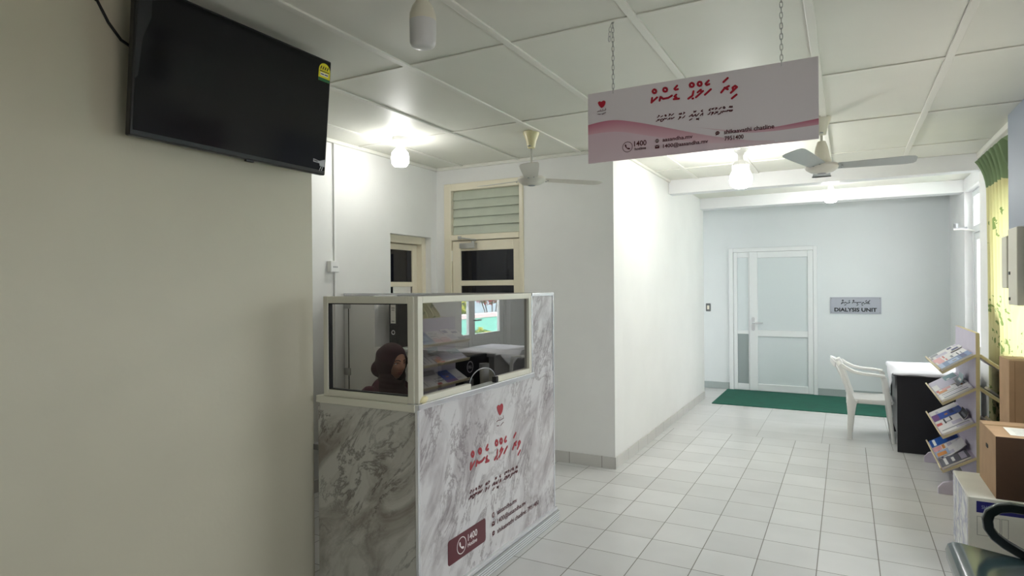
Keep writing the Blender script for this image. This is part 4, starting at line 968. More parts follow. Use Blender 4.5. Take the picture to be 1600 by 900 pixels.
ch = thing('plastic_chair', 'white plastic garden armchair beside the dark desk', 'chair', (0.19, 7.225, 0))
PW = M['white']
cy0, cy1 = 7.00, 7.45
b = MB(); vs = []; fs = []
nx, ny = 10, 8
for i in range(nx+1):
    for j in range(ny+1):
        u, v = i/nx, j/ny*2-1
        x = 0.0+0.40*u; z = 0.408-0.020*(1-u)-0.022*(1-v*v)*math.sin(pi*min(1, u*1.1))-(0.02*max(0, (u-0.9)/0.1)**2)
        vs.append((x, 7.225+v*(0.205+0.015*u), z))
for i in range(nx):
    for j in range(ny): fs.append((i*(ny+1)+j, i*(ny+1)+j+1, (i+1)*(ny+1)+j+1, (i+1)*(ny+1)+j))
b.add(vs, fs); o = b.build('seat', PW, ch, smooth=True, fix=False)
md = o.modifiers.new('solid', 'SOLIDIFY'); md.thickness = 0.007; md.offset = -1
b = MB()
for y in (cy0+0.012, cy1-0.012): b.tube([(0.0, y, 0.385), (0.2, y, 0.385), (0.375, y, 0.383)], 0, n=8, w=(0.008, 0.022), up=(0, 0, 1))
b.tube([(0.385, cy0, 0.388), (0.385, cy1, 0.388)], 0, n=8, w=(0.008, 0.018), up=(0, 0, 1)); b.tube([(0.0, cy0, 0.38), (0.0, cy1, 0.38)], 0, n=8, w=(0.008, 0.02), up=(0, 0, 1))
b.build('seat_rim', PW, ch, smooth='auto')
for y, s in ((cy0, -1), (cy1, 1)):
    b = MB()
    b.tube([(0.02, y+s*0.005, 0.0), (0.028, y+s*0.002, 0.12), (0.036, y, 0.26), (0.040, y, 0.36), (0.05, y, 0.40)], 0, n=10,
           w=((0.014, 0.021), (0.016, 0.025), (0.017, 0.033), (0.018, 0.045), (0.018, 0.05)), up=(1, 0, 0))
    b.build('leg', PW, ch, smooth='auto')
    b = MB()
    b.tube([(0.395, y+s*0.004, 0.0), (0.378, y+s*0.002, 0.16), (0.362, y, 0.32), (0.350, y, 0.42), (0.335, y+s*0.004, 0.55), (0.318, y+s*0.006, 0.635)], 0, n=10,
           w=((0.012, 0.014), (0.013, 0.017), (0.014, 0.021), (0.014, 0.025), (0.014, 0.022), (0.02, 0.025)), up=(1, 0, 0))
    b.build('leg', PW, ch, smooth='auto')
    b = MB()
    b.tube([(0.325, y+s*0.008, 0.645), (0.24, y+s*0.012, 0.655), (0.14, y+s*0.012, 0.662), (0.06, y+s*0.008, 0.678), (-0.01, y, 0.712), (-0.055, y-s*0.01, 0.745)], 0, n=10,
           w=((0.028, 0.013), (0.031, 0.015), (0.031, 0.015), (0.027, 0.016), (0.023, 0.018), (0.018, 0.018)), up=(0, 0, 1))
    b.build('armrest', PW, ch, smooth='auto')
    b = MB()
    b.tube([(0.045, y, 0.37), (0.015, y, 0.48), (-0.02, y-s*0.004, 0.60), (-0.055, y-s*0.02, 0.71), (-0.085, y-s*0.05, 0.765)], 0, n=10,
           w=((0.015, 0.032), (0.013, 0.022), (0.013, 0.020), (0.014, 0.022), (0.014, 0.022)), up=(1, 0, 0))
    b.build('back_upright', PW, ch, smooth='auto')
def bk(t): # centre line of the back at height fraction t
    return (0.015-0.10*t-0.035*t*t, 0.46+0.33*t)
b = MB()
for k in range(7):
    v = -0.8+1.6*k/6; yy = 7.225+v*0.185
    top = 0.335*(1-0.10*v*v)
    pts = []
    for i in range(6):
        t = i/5; x, z = bk(t*(1-0.08*v*v)); pts.append((x-0.025*(1-v*v), 7.225+v*(0.16+0.025*t), z))
    b.tube(pts, 0, n=8, w=(0.017, 0.004), up=(1, 0, 0.3))
b.tube([(bk(0)[0]-0.025*(1-v*v), 7.225+v*0.20, 0.462) for v in [-1+2*i/10 for i in range(11)]], 0, n=8, w=(0.005, 0.018), up=(0, 0, 1))
b.tube([(bk(1-0.12*v*v)[0]-0.028*(1-v*v), 7.225+v*0.195, bk(1-0.12*v*v)[1]-0.015) for v in [-1+2*i/14 for i in range(15)]], 0, n=8, w=(0.006, 0.030), up=(0, 0, 1))
b.build('backrest', PW, ch, smooth='auto')

dk = thing('office_desk', 'dark desk with grey side under a white tablecloth', 'desk', (0.70, 7.12, 0))
DX0, DX1, DY0, DY1, DZ = 0.405, 1.00, 6.66, 7.60, 0.725
MB().box(DX0, DX1, DY0, DY0+0.022, 0.0, DZ-0.02).build('end_panel', M['desk'], dk, bevel=0.002)
MB().box(DX0, DX1, DY1-0.022, DY1, 0.0, DZ-0.02).build('end_panel', M['desk'], dk, bevel=0.002)
MB().box(DX0+0.012, DX0+0.03, DY0+0.022, DY1-0.022, 0.12, DZ-0.02).build('modesty_panel', M['desk_grey'], dk)
MB().box(DX0-0.03, DX1+0.02, DY0-0.02, DY1+0.02, DZ-0.022, DZ).build('desktop', M['desk_grey'], dk, bevel=0.003)
b = MB()                                                      # cloth: flat on the top, short drop at the front, pointed drop on the chair side
T = DZ+0.004; n = 24; vs = []; fs = []
rx = [DX0-0.031+(DX1+0.02-DX0+0.031)*i/10 for i in range(11)]
ry = [DY0-0.021+(DY1+0.02-DY0+0.021)*j/n for j in range(n+1)]
for i, x in enumerate(rx):
    for j, y in enumerate(ry):
        vs.append((x, y, T+0.002*math.sin(9*x+5*y)+0.0015*math.sin(21*y-8*x)+0.002))
for i in range(10):
    for j in range(n): fs.append((i*(n+1)+j, i*(n+1)+j+1, (i+1)*(n+1)+j+1, (i+1)*(n+1)+j))
k0 = len(vs); rows = 7
for r in range(1, rows+1):                                    # chair-side drop
    for j, y in enumerate(ry):
        t = j/n; tri = max(0.0, 1-abs(t-0.42)/0.30)
        drop = 0.035+0.21*tri
        q = r/rows
        vs.append((DX0-0.036-0.012*math.sin(q*pi)*0.6-0.006*math.sin(t*22)*q, y, T-drop*q))
for j in range(n): fs.append((j, j+1, k0+j+1, k0+j))
for r in range(rows-1):
    for j in range(n): fs.append((k0+r*(n+1)+j, k0+r*(n+1)+j+1, k0+(r+1)*(n+1)+j+1, k0+(r+1)*(n+1)+j))
k1 = len(vs)
for r in range(1, 4):                                         # front drop
    for i, x in enumerate(rx):
        q = r/3; d_ = 0.014+0.010*(i/10)+0.004*math.sin(i*1.7)
        vs.append((x, DY0-0.026-0.003*math.sin(i*2.1)*q, T-d_*q))
for i in range(10): fs.append((i*(n+1), (i+1)*(n+1), k1+i+1, k1+i))
for r in range(2):
    for i in range(10): fs.append((k1+r*11+i, k1+r*11+i+1, k1+(r+1)*11+i+1, k1+(r+1)*11+i))
b.add(vs, fs); o = b.build('tablecloth', M['cloth'], smooth=True)
o.modifiers.new('solid', 'SOLIDIFY').thickness = 0.002
tag(o, 'white tablecloth with a pointed corner hanging over the dark desk', 'tablecloth')

# ================================================================ BROCHURE RACK
rk = thing('brochure_rack', 'lavender double sided brochure rack with beige edges', 'rack', (0.82, 5.94, 0))
RY0, RY1, RX = 5.47, 6.41, 0.826
MB().box(RX-0.011, RX+0.011, RY0+0.003, RY1, 0.03, 1.185).build('centre_board', M['lavender'], rk, bevel=0.001)
MB().box(RX-0.012, RX+0.012, RY0, RY0+0.003, 0.03, 1.186).box(RX-0.012, RX+0.012, RY0, RY1, 1.185, 1.188).build('board_edging', M['edge'], rk)
LIPS = [0.898, 0.668, 0.420, 0.172]; PANEL = [1.030, 0.790, 0.538, 0.290]
def shelf_pt(side, k, s, lift, y):
    """s runs 0..1 from lip to board along the slope; lift is height above the board"""
    x0, z0 = (0.618 if side < 0 else 1.008), LIPS[k]; x1, z1 = RX+side*0.012, PANEL[k]
    d = Vector((x1-x0, 0, z1-z0)); n_ = Vector((-d.z, 0, d.x)) if side < 0 else Vector((d.z, 0, -d.x)); n_.normalize()
    p = Vector((x0, 0, z0))+d*s+n_*lift; return (p.x, y, p.z)
for side in (-1, 1):
    for k in range(4):
        b = MB()
        vs = [shelf_pt(side, k, s, l, y) for y in (RY0+0.004, RY1) for s, l in ((0, -0.012), (1, -0.012), (1, 0), (0, 0))]
        b.add(vs, [(0, 1, 2, 3), (7, 6, 5, 4), (0, 4, 5, 1), (1, 5, 6, 2), (2, 6, 7, 3), (3, 7, 4, 0)])
        sh = b.build('shelf', M['lavender'], rk)
        b = MB()
        vs = [shelf_pt(side, k, s, l, y) for y in (RY0, RY1+0.002) for s, l in ((-0.045, -0.012), (0.0, -0.012), (0.0, 0.024), (-0.045, 0.024))]
        b.add(vs, [(0, 1, 2, 3), (7, 6, 5, 4), (0, 4, 5, 1), (1, 5, 6, 2), (2, 6, 7, 3), (3, 7, 4, 0)])
        vs = [shelf_pt(side, k, s, l, y) for y in (RY0-0.001, RY0+0.004) for s, l in ((-0.02, -0.0125), (1, -0.0125), (1, 0.006), (-0.02, 0.006))]
        b.add(vs, [(0, 1, 2, 3), (7, 6, 5, 4), (0, 4, 5, 1), (1, 5, 6, 2), (2, 6, 7, 3), (3, 7, 4, 0)])
        b.build('lip', M['edge'], sh)
for y in (5.475, 6.39):
    MB().prism([(0.585, 0.0), (1.05, 0.0), (1.05, 0.045), (1.02, 0.085), (0.93, 0.125), (0.72, 0.125), (0.615, 0.085), (0.585, 0.045)], 'Y', y, y+0.022).build('foot', M['lavender'], rk, bevel=0.003)

CM = {}
def cmat(c):
    if c not in CM: CM[c] = mat('printed_cover_%d' % len(CM), c, 0.35, var=0.06, vscale=40)
    return CM[c]
W_ = (234, 232, 232); NV = (30, 44, 110); BL = (96, 124, 172); LB = (168, 186, 214); PK = (224, 166, 172); RD_ = (196, 70, 66); TL = (96, 140, 150); GY = (128, 130, 140); OR = (216, 142, 70); PU = (124, 80, 140); DK = (42, 42, 50); LV = (196, 190, 208)
def booklet(label, side, k, y0, y1, s0, s1, lift, th, base, bands, cat='brochure', curl=0.0, group=None):
    cols = [base]+[c for *_, c in bands]; mats = [M['paper']]+[cmat(c) for c in cols]
    b = MB(); n = 6
    def pt(s, y, l):
        q = (s-s0)/(s1-s0); return shelf_pt(side, k, s, lift+l+curl*q*q, y)
    vs = []
    for i in range(n+1):
        s = s0+(s1-s0)*i/n
        vs += [pt(s, y0, 0), pt(s, y1, 0), pt(s, y1, th), pt(s, y0, th)]
    b.add(vs, [(0, 1, 2, 3), tuple(4*n+i for i in (3, 2, 1, 0))], 0)
    for i in range(n):
        a = 4*i; c = a+4
        b.add([vs[a], vs[a+1], vs[c+1], vs[c]], [(0, 1, 2, 3)], 1); b.add([vs[a+1], vs[a+2], vs[c+2], vs[c+1]], [(0, 1, 2, 3)], 0)
        b.add([vs[a+2], vs[a+3], vs[c+3], vs[c+2]], [(0, 1, 2, 3)], 1); b.add([vs[a+3], vs[a], vs[c], vs[c+3]], [(0, 1, 2, 3)], 0)
    for q, (v0, v1, u0, u1, c) in enumerate(bands):
        m_ = 4
        for i in range(m_):
            f0, f1 = v0+(v1-v0)*i/m_, v0+(v1-v0)*(i+1)/m_
            pts = [pt(s0+(s1-s0)*f, y0+(y1-y0)*u, th+0.0006+q*0.0002) for f, u in ((f0, u0), (f0, u1), (f1, u1), (f1, u0))]
            b.add(pts, [(0, 1, 2, 3)], 2+q)
    c0 = pt(s0, (y0+y1)/2, 0)
    o = b.build('brochure' if cat == 'brochure' else 'booklet', mats, fix=False, origin=c0)
    return tag(o, label, cat, group)
G_ = ['brochures on the top rack shelf', 'brochures on the second rack shelf', 'brochures on the third rack shelf', 'brochures on the bottom rack shelf']
# top shelf, far end to near end
booklet('white leaflet with navy heading at the far end of the top shelf', -1, 0, 6.22, 6.39, 0.03, 0.86, 0.001, 0.006, W_, [(0.74, 0.92, 0.1, 0.75, NV), (0.05, 0.35, 0.1, 0.9, GY)], group=G_[0])
booklet('white folded sheet with dark block standing high on the top shelf', -1, 0, 6.06, 6.23, 0.10, 1.02, 0.006, 0.005, W_, [(0.66, 0.90, 0.1, 0.6, NV), (0.1, 0.5, 0.1, 0.9, LV)], group=G_[0])
booklet('pink and white leaflet in the middle of the top shelf', -1, 0, 5.88, 6.05, 0.03, 0.62, 0.010, 0.005, W_, [(0.0, 0.42, 0.0, 1.0, PK), (0.50, 0.58, 0.1, 0.9, RD_)], group=G_[0])
booklet('white booklet with grey lines behind the pink leaflet on the top shelf', -1, 0, 5.76, 6.00, 0.30, 0.98, 0.002, 0.006, W_, [(0.3, 0.5, 0.05, 0.95, LV), (0.6, 0.66, 0.1, 0.7, DK), (0.75, 0.8, 0.1, 0.5, GY)], group=G_[0])
booklet('pale pink leaflet with red band on the top shelf', -1, 0, 5.73, 5.87, 0.03, 0.70, 0.011, 0.005, W_, [(0.08, 0.38, 0.0, 1.0, PK), (0.46, 0.52, 0.1, 0.8, RD_), (0.7, 0.8, 0.1, 0.9, GY)], group=G_[0])
booklet('large blue magazine at the near end of the top shelf', -1, 0, 5.50, 5.73, 0.03, 0.97, 0.004, 0.012, BL, [(0.0, 0.14, 0.0, 1.0, LB), (0.3, 0.62, 0.15, 0.75, LB), (0.70, 0.86, 0.1, 0.9, NV), (0.42, 0.55, 0.3, 0.5, GY)], 'magazine', group=G_[0])
# second shelf
booklet('teal and white booklet at the far end of the second shelf', -1, 1, 6.16, 6.39, 0.03, 0.92, 0.001, 0.010, LV, [(0.55, 1.0, 0.0, 1.0, TL), (0.62, 0.74, 0.1, 0.3, W_)], group=G_[1])
booklet('pale lavender magazine with dark rule on the second shelf', -1, 1, 5.92, 6.16, 0.03, 0.96, 0.003, 0.010, LV, [(0.0, 0.2, 0, 1, W_), (0.75, 0.95, 0.1, 0.8, GY)], 'magazine', group=G_[1])
booklet('orange red patterned leaflet on the second shelf', -1, 1, 5.76, 5.92, 0.03, 0.56, 0.006, 0.005, W_, [(0.1, 0.62, 0.05, 0.6, OR), (0.4, 0.9, 0.45, 0.95, PK), (0.05, 0.2, 0.5, 0.95, RD_)], group=G_[1])
booklet('white leaflet with dark title behind the orange one on the second shelf', -1, 1, 5.74, 5.92, 0.45, 1.0, 0.001, 0.005, W_, [(0.4, 0.5, 0.1, 0.9, DK), (0.62, 0.72, 0.2, 0.8, OR), (0.8, 0.86, 0.2, 0.9, GY)], group=G_[1])
booklet('long white booklet at the near end of the second shelf', -1, 1, 5.51, 5.73, 0.03, 0.96, 0.002, 0.012, W_, [(0.1, 0.9, 0.1, 0.25, GY), (0.1, 0.9, 0.42, 0.52, LV), (0.1, 0.8, 0.7, 0.78, DK)], group=G_[1])
booklet('dark and teal leaflet curling up at the back of the second shelf', -1, 1, 5.78, 5.98, 0.72, 1.02, 0.012, 0.004, TL, [(0.0, 0.3, 0, 1, DK), (0.4, 0.6, 0.2, 0.8, W_)], curl=0.05, group=G_[1])
# third shelf
booklet('plain white leaflet at the far end of the third shelf', -1, 2, 6.20, 6.39, 0.03, 0.94, 0.001, 0.006, W_, [(0.2, 0.3, 0.1, 0.6, LV)], group=G_[2])
booklet('bright blue magazine with purple foot on the third shelf', -1, 2, 5.96, 6.19, 0.03, 0.98, 0.002, 0.010, (44, 84, 176), [(0.0, 0.22, 0, 1, PU), (0.6, 0.75, 0.3, 0.9, NV), (0.42, 0.52, 0.35, 0.6, OR), (0.8, 0.95, 0.1, 0.9, (70, 100, 160))], 'magazine', group=G_[2])
booklet('white leaflet with black outline drawing on the third shelf', -1, 2, 5.78, 5.95, 0.03, 0.88, 0.004, 0.006, W_, [(0.0, 0.2, 0, 0.5, RD_), (0.3, 0.36, 0, 1, DK), (0.55, 0.60, 0.2, 1, DK), (0.36, 0.58, 0.2, 0.3, DK)], group=G_[2])
booklet('plain pale booklet beside the outline drawing on the third shelf', -1, 2, 5.64, 5.77, 0.03, 0.80, 0.002, 0.010, W_, [(0.55, 0.95, 0.1, 0.9, LV)], group=G_[2])
booklet('grey and white booklet at the near end of the third shelf', -1, 2, 5.50, 5.63, 0.03, 0.96, 0.002, 0.012, W_, [(0.05, 0.95, 0.55, 0.75, GY), (0.5, 0.95, 0.1, 0.5, LV)], group=G_[2])
booklet('dark leaflet standing behind the booklets on the third shelf', -1, 2, 5.66, 5.92, 0.80, 1.02, 0.014, 0.004, DK, [(0.3, 0.6, 0.1, 0.8, GY)], curl=0.03, group=G_[2])
# bottom shelf
booklet('deep blue booklet at the far end of the bottom shelf', -1, 3, 6.14, 6.39, 0.03, 0.95, 0.001, 0.010, (34, 84, 168), [(0.1, 0.2, 0.1, 0.9, W_), (0.6, 0.9, 0.1, 0.9, NV)], group=G_[3])
booklet('pink and orange leaflet on the bottom shelf', -1, 3, 5.99, 6.13, 0.03, 0.80, 0.002, 0.006, W_, [(0.0, 0.35, 0, 1, PK), (0.38, 0.5, 0, 1, OR), (0.6, 0.8, 0.1, 0.9, LV)], group=G_[3])
booklet('white opened leaflet leaning up from the bottom shelf', -1, 3, 5.72, 5.97, 0.10, 1.0, 0.008, 0.005, W_, [(0.05, 0.12, 0, 1, NV), (0.2, 0.55, 0.1, 0.45, LV)], curl=0.035, group=G_[3])
booklet('orange photo leaflet low on the bottom shelf', -1, 3, 5.76, 5.93, 0.03, 0.46, 0.018, 0.004, LB, [(0.1, 0.8, 0.1, 0.7, OR)], group=G_[3])
booklet('grey booklet with white lettering at the near end of the bottom shelf', -1, 3, 5.50, 5.73, 0.03, 0.90, 0.004, 0.012, (92, 92, 104), [(0.15, 0.25, 0.1, 0.9, W_), (0.4, 0.5, 0.2, 0.7, W_), (0.7, 0.9, 0.1, 0.9, LV)], group=G_[3])
# window side of the rack
booklet('dark booklet on the top shelf facing the curtain', 1, 0, 5.52, 5.80, 0.05, 0.95, 0.001, 0.010, DK, [(0.2, 0.6, 0.1, 0.9, GY)])
booklet('dark booklet on the second shelf facing the curtain', 1, 1, 5.52, 5.82, 0.05, 0.98, 0.001, 0.012, (60, 60, 52), [(0.2, 0.7, 0.1, 0.9, DK)])
booklet('dark booklet on the third shelf facing the curtain', 1, 2, 5.54, 5.80, 0.05, 0.95, 0.001, 0.010, (52, 42, 44), [(0.3, 0.7, 0.1, 0.9, DK)])

# ================================================================ CARTONS
wb = thing('carton', 'white carton with navy band on the floor below the brown carton', 'carton', (0.80, 4.30, 0))
MB().box(0.565, 1.045, 4.045, 4.575, 0.0, 0.408).build('box_body', M['carton_white'], wb, bevel=0.004)
b = MB().add([(0.600, 4.0445, 0.330), (1.040, 4.0445, 0.330), (1.040, 4.0445, 0.390), (0.600, 4.0445, 0.390)], [(0, 1, 2, 3)])
nb = b.build('navy_band', M['blue_print'], wb, fix=False)
b = MB(); put_text(b, 'SHOP-LO', (0.622, 4.044, 0.352), UX, VZ, 0.085, 0.018, 0.01); b.build('band_lettering', mat('pale_blue_print', (150, 158, 196), 0.5), nb, fix=False)
b = MB()
for x0_, x1_, z0_, z1_ in ((0.602, 0.70, 0.21, 0.31), (0.705, 0.735, 0.21, 0.31)):
    for q in ((x0_, x1_, z0_, z0_+0.002), (x0_, x1_, z1_-0.002, z1_), (x0_, x0_+0.002, z0_, z1_), (x1_-0.002, x1_, z0_, z1_)):
        b.add([(q[0], 4.0446, q[2]), (q[1], 4.0446, q[2]), (q[1], 4.0446, q[3]), (q[0], 4.0446, q[3])], [(0, 1, 2, 3)])
b.build('outline_print', M['grey_print'], wb, fix=False)
def wrap_material():
    m = mat('shiny_wrap', (206, 208, 226), 0.12, bump=0.5, bscale=14)
    N, L = nt(m); bs = N['Principled BSDF']; tc = N.new('ShaderNodeTexCoord'); n = N.new('ShaderNodeTexNoise'); n.inputs['Scale'].default_value = 9; n.inputs['Distortion'].default_value = 1.5; n.inputs['Detail'].default_value = 4
    L.new(tc.outputs['Object'], n.inputs['Vector']); r = N.new('ShaderNodeValToRGB'); e_ = r.color_ramp.elements
    e_[0].position = 0.40; e_[0].color = lin((176, 178, 206)); e_[1].position = 0.58; e_[1].color = lin((226, 226, 232))
    L.new(n.outputs['Fac'], r.inputs['Fac']); L.new(r.outputs['Color'], bs.inputs['Base Color']); return m
b = MB().box(0.5635, 0.565, 4.06, 4.565, 0.006, 0.398)
b.build('printed_side', wrap_material(), wb)
bb = thing('carton', 'brown carton with hand hole standing on the white carton', 'carton', (0.86, 4.29, 0.408))
b = MB().box(0.686, 1.045, 4.062, 4.51, 0.408, 0.738)
b.m[2] = 1
b.build('box_body', [M['carton'], M['carton_dark']], bb, bevel=0.003, fix=False)
MB().prism([(y, z) for y, z in rrect(4.255, 4.315, 0.628, 0.650, 0.010)], 'X', 0.6845, 0.6865).build('hand_hole', M['rubber'], bb)
MB().add([(0.76, 4.12, 0.7395), (1.03, 4.10, 0.7395), (1.035, 4.32, 0.7395), (0.765, 4.335, 0.7395)], [(0, 1, 2, 3)]).build('shipping_label', M['paper'], bb, fix=False)
for k in range(5):
    b = MB(); b.add([(0.79, 4.15+k*0.032, 0.7400), (0.79+0.09+0.02*(k % 3), 4.15+k*0.032, 0.7400), (0.79+0.09+0.02*(k % 3), 4.154+k*0.032, 0.7400), (0.79, 4.154+k*0.032, 0.7400)], [(0, 1, 2, 3)])
    b.build('label_print', M['grey_print'], bb, fix=False)
b = MB()
for y0_, y1_ in ((4.36, 4.39),): b.box(0.686, 1.045, y0_, y1_, 0.738, 0.7392)
b.build('packing_tape', mat('packing_tape', (170, 140, 104), 0.25), bb)
tb = thing('carton', 'tall brown carton against the curtain behind the brown box', 'carton', (0.975, 5.0, 0))
MB().box(0.897, 1.025, 4.90, 5.18, 0.0, 1.058).build('box_body', M['carton'], tb, bevel=0.004)
MB().box(0.925, 0.928, 4.8985, 4.90, 0.02, 1.05).build('seam', mat('carton_seam', (150, 116, 80), 0.7), tb)
MB().box(0.897, 1.025, 5.03, 5.06, 1.058, 1.0595).build('packing_tape', mat('packing_tape', (170, 140, 104), 0.25), tb)

# ================================================================ WAITING BENCH
bn = thing('waiting_bench', 'glossy dark teal metal waiting bench by the right wall', 'bench', (0.62, 2.55, 0))
def seat_mesh(y0, y1):
    prof = [(0.375, 0.352), (0.372, 0.390), (0.380, 0.414), (0.400, 0.426), (0.43, 0.425), (0.52, 0.413), (0.66, 0.395), (0.80, 0.376), (0.84, 0.380)]
    b = MB(); n = len(prof)
    vs = [(x, y, z) for y in (y0, y1) for x, z in prof]+[(x+0.002, y, z-0.006) for y in (y0, y1) for x, z in prof]
    fs = []
    for i in range(n-1): fs += [(i, i+1, n+i+1, n+i), (2*n+i, 3*n+i, 3*n+i+1, 2*n+i+1), (i, 2*n+i, 2*n+i+1, i+1), (n+i, n+i+1, 3*n+i+1, 3*n+i)]
    fs += [(0, n, 3*n, 2*n), (n-1, 3*n-1, 4*n-1, 2*n-1)]
    return b.add(vs, fs)
for y1 in (3.25, 2.72, 2.19): seat_mesh(y1-0.50, y1).build('seat', M['bench'], bn, smooth='auto')
for y1 in (3.25, 2.72, 2.19):
    b = MB(); prof = [(0.845, 0.40), (0.875, 0.55), (0.925, 0.72), (0.965, 0.82)]
    vs = [(x+dx, y, z) for dx in (0, 0.006) for y in (y1-0.50, y1) for x, z in prof]
    n = 4; fs = []
    for i in range(3): fs += [(i, i+1, n+i+1, n+i), (2*n+i, 3*n+i, 3*n+i+1, 2*n+i+1), (i, 2*n+i, 2*n+i+1, i+1), (n+i, n+i+1, 3*n+i+1, 3*n+i)]
    fs += [(0, n, 3*n, 2*n), (3, 11, 15, 7)]
    b.add(vs, fs).build('backrest', M['bench'], bn, smooth='auto')
for y in (3.262, 1.68):
    loop = [(0.845, 0.590), (0.76, 0.600), (0.66, 0.600), (0.60, 0.603), (0.560, 0.594), (0.530, 0.570), (0.521, 0.540), (0.525, 0.505), (0.545, 0.474), (0.58, 0.446), (0.63, 0.418), (0.70, 0.394), (0.80, 0.380), (0.85, 0.40), (0.872, 0.48), (0.868, 0.56)]
    b = MB(); b.tube([(x, y, z) for x, z in loop], 0, n=10, closed=True, w=(0.020, 0.017), up=(0, 1, 0))
    b.build('armrest', M['bench_dark'], bn, smooth='auto')
MB().box(0.60, 0.66, 1.70, 3.24, 0.325, 0.375).build('beam', M['bench_dark'], bn, bevel=0.006)
for y in (3.05, 1.90):
    b = MB().tube([(0.63, y, 0.34), (0.63, y, 0.10)], 0.022, n=12).tube([(0.38, y, 0.012), (0.46, y, 0.04), (0.63, y, 0.085), (0.80, y, 0.04), (0.90, y, 0.012)], 0.018, n=10)
    b.build('leg', M['bench_dark'], bn, smooth='auto')

# ================================================================ SEATED PERSON AND HER CHAIR
px, py = -2.745, 3.30
sc = thing('office_chair', 'black office chair under the seated person in the booth', 'chair', (px-0.06, py, 0))
MB().prism(rrect(px-0.27, px+0.19, py-0.22, py+0.22, 0.06), 'Z', 0.36, 0.41).build('seat', M['rubber'], sc, bevel=0.012)
MB().prism(rrect(py-0.20, py+0.20, 0.50, 0.78, 0.05), 'X', px-0.31, px-0.265).build('backrest', M['rubber'], sc, bevel=0.012)
MB().box(px-0.325, px-0.30, py-0.03, py+0.03, 0.36, 0.60).build('back_bar', M['black'], sc)
MB().lathe([(0.025, 0.06), (0.025, 0.36)], (px-0.06, py, 0), n=14).build('column', M['grey'], sc, smooth='auto')
for k in range(5):
    a = 2*pi*k/5+0.3; e_ = (px-0.06+0.24*math.cos(a), py+0.24*math.sin(a))
    lg = MB().tube([(px-0.06, py, 0.085), (e_[0], e_[1], 0.065)], 0, n=8, w=(0.02, 0.014), up=(0, 0, 1)).build('leg', M['black'], sc, smooth='auto')
    MB().lathe([(0.026, -0.012), (0.026, 0.012)], (e_[0], e_[1], 0.026), n=14, ax='Y').build('castor', M['black'], lg, smooth='auto')

SKIN = mat('brown_skin', (178, 128, 104), 0.5, var=0.04, vscale=12)
HIJ = mat('dark_maroon_hijab', (50, 20, 30), 0.9)
TUN = mat('maroon_tunic', (74, 30, 46), 0.9)
TRO = mat('black_trousers', (22, 20, 24), 0.85)
pr = thing('person', 'person in dark maroon headscarf and maroon top seated inside the booth', 'person', (px, py, 0))
HC = Vector((px+0.030, py, 1.036)); TURN = math.radians(-12); NOD = math.radians(8)
RM = Matrix.Rotation(TURN, 3, 'Z') @ Matrix.Rotation(NOD, 3, 'Y')
def g2(a, b_, sa, sb): return math.exp(-(a/sa)**2-(b_/sb)**2)
def head_fn(x, y, z):
    X, Y, Z = x*0.096, y*0.076, z*0.116
    if z < 0:
        k = z*z; Y *= 1-0.30*k; X = X*(1-0.10*k)+0.010*k*max(0, x)
        if x < 0: X *= 1-0.25*k
    f = max(0.0, x)
    if f > 0:
        X += 0.020*g2(Y, Z+0.022, 0.011, 0.016)+0.011*g2(Y, Z-0.002, 0.009, 0.022)   # nose tip and bridge
        X += 0.006*g2(Y, Z+0.056, 0.022, 0.009)                                       # lips
        X -= 0.004*g2(Y, Z+0.066, 0.020, 0.005)
        X += 0.010*g2(Y, Z+0.092, 0.020, 0.016)                                       # chin
        for s in (-1, 1):
            X -= 0.009*g2(Y-s*0.032, Z-0.010, 0.016, 0.011)                           # eye sockets
            X += 0.004*g2(Y-s*0.033, Z-0.028, 0.022, 0.007)                           # brow
            X += 0.004*g2(Y-s*0.038, Z+0.022, 0.018, 0.016)                           # cheek
            X += 0.005*g2(Y-s*0.011, Z+0.028, 0.007, 0.007)                           # nostril wings
    for s in (-1, 1): Y += s*0.010*g2(X+0.004, Z+0.004, 0.014, 0.026)*(1 if s*Y > 0.05 else 0)   # ears
    return RM @ Vector((X, Y, Z))
def limb(b, pts, rs, n=14):
    b.tube(pts, 0, n=n, rs=rs)
    for p, r in zip(pts, rs): b.sphere(p, r*0.99, 12)
def remesh(o, vox, smooth_it=4):
    rm = o.modifiers.new('r', 'REMESH'); rm.mode = 'VOXEL'; rm.voxel_size = vox
    if smooth_it:
        sm = o.modifiers.new('s', 'SMOOTH'); sm.iterations = smooth_it; sm.factor = 0.5
    dg = bpy.context.evaluated_depsgraph_get(); dg.update()
    me = bpy.data.meshes.new_from_object(o.evaluated_get(dg)); old = o.data; mats = list(old.materials)
    o.modifiers.clear(); o.data = me; bpy.data.meshes.remove(old)
    me.materials.clear()
    for mm in mats: me.materials.append(mm)
    me.polygons.foreach_set('use_smooth', [True]*len(me.polygons)); me.update()
    return o
SH = {s: Vector((px-0.035, py+s*0.165, 0.835)) for s in (-1, 1)}
EL = {s: Vector((px+0.03, py+s*0.215, 0.655)) for s in (-1, 1)}
WR = {s: Vector((px+0.255, py+s*0.105, 0.772)) for s in (-1, 1)}
b = MB()
b.sphere(HC, 1, 48, fn=head_fn)
limb(b, [(px-0.015, py, 0.96), (px-0.03, py, 0.86)], [0.050, 0.058])
for z, rx, ry, cx in ((0.80, 0.085, 0.15, -0.04), (0.70, 0.10, 0.14, -0.045), (0.58, 0.10, 0.13, -0.06), (0.47, 0.11, 0.165, -0.07)): b.sphere((px+cx, py, z), (rx, ry, 0.10), 20)
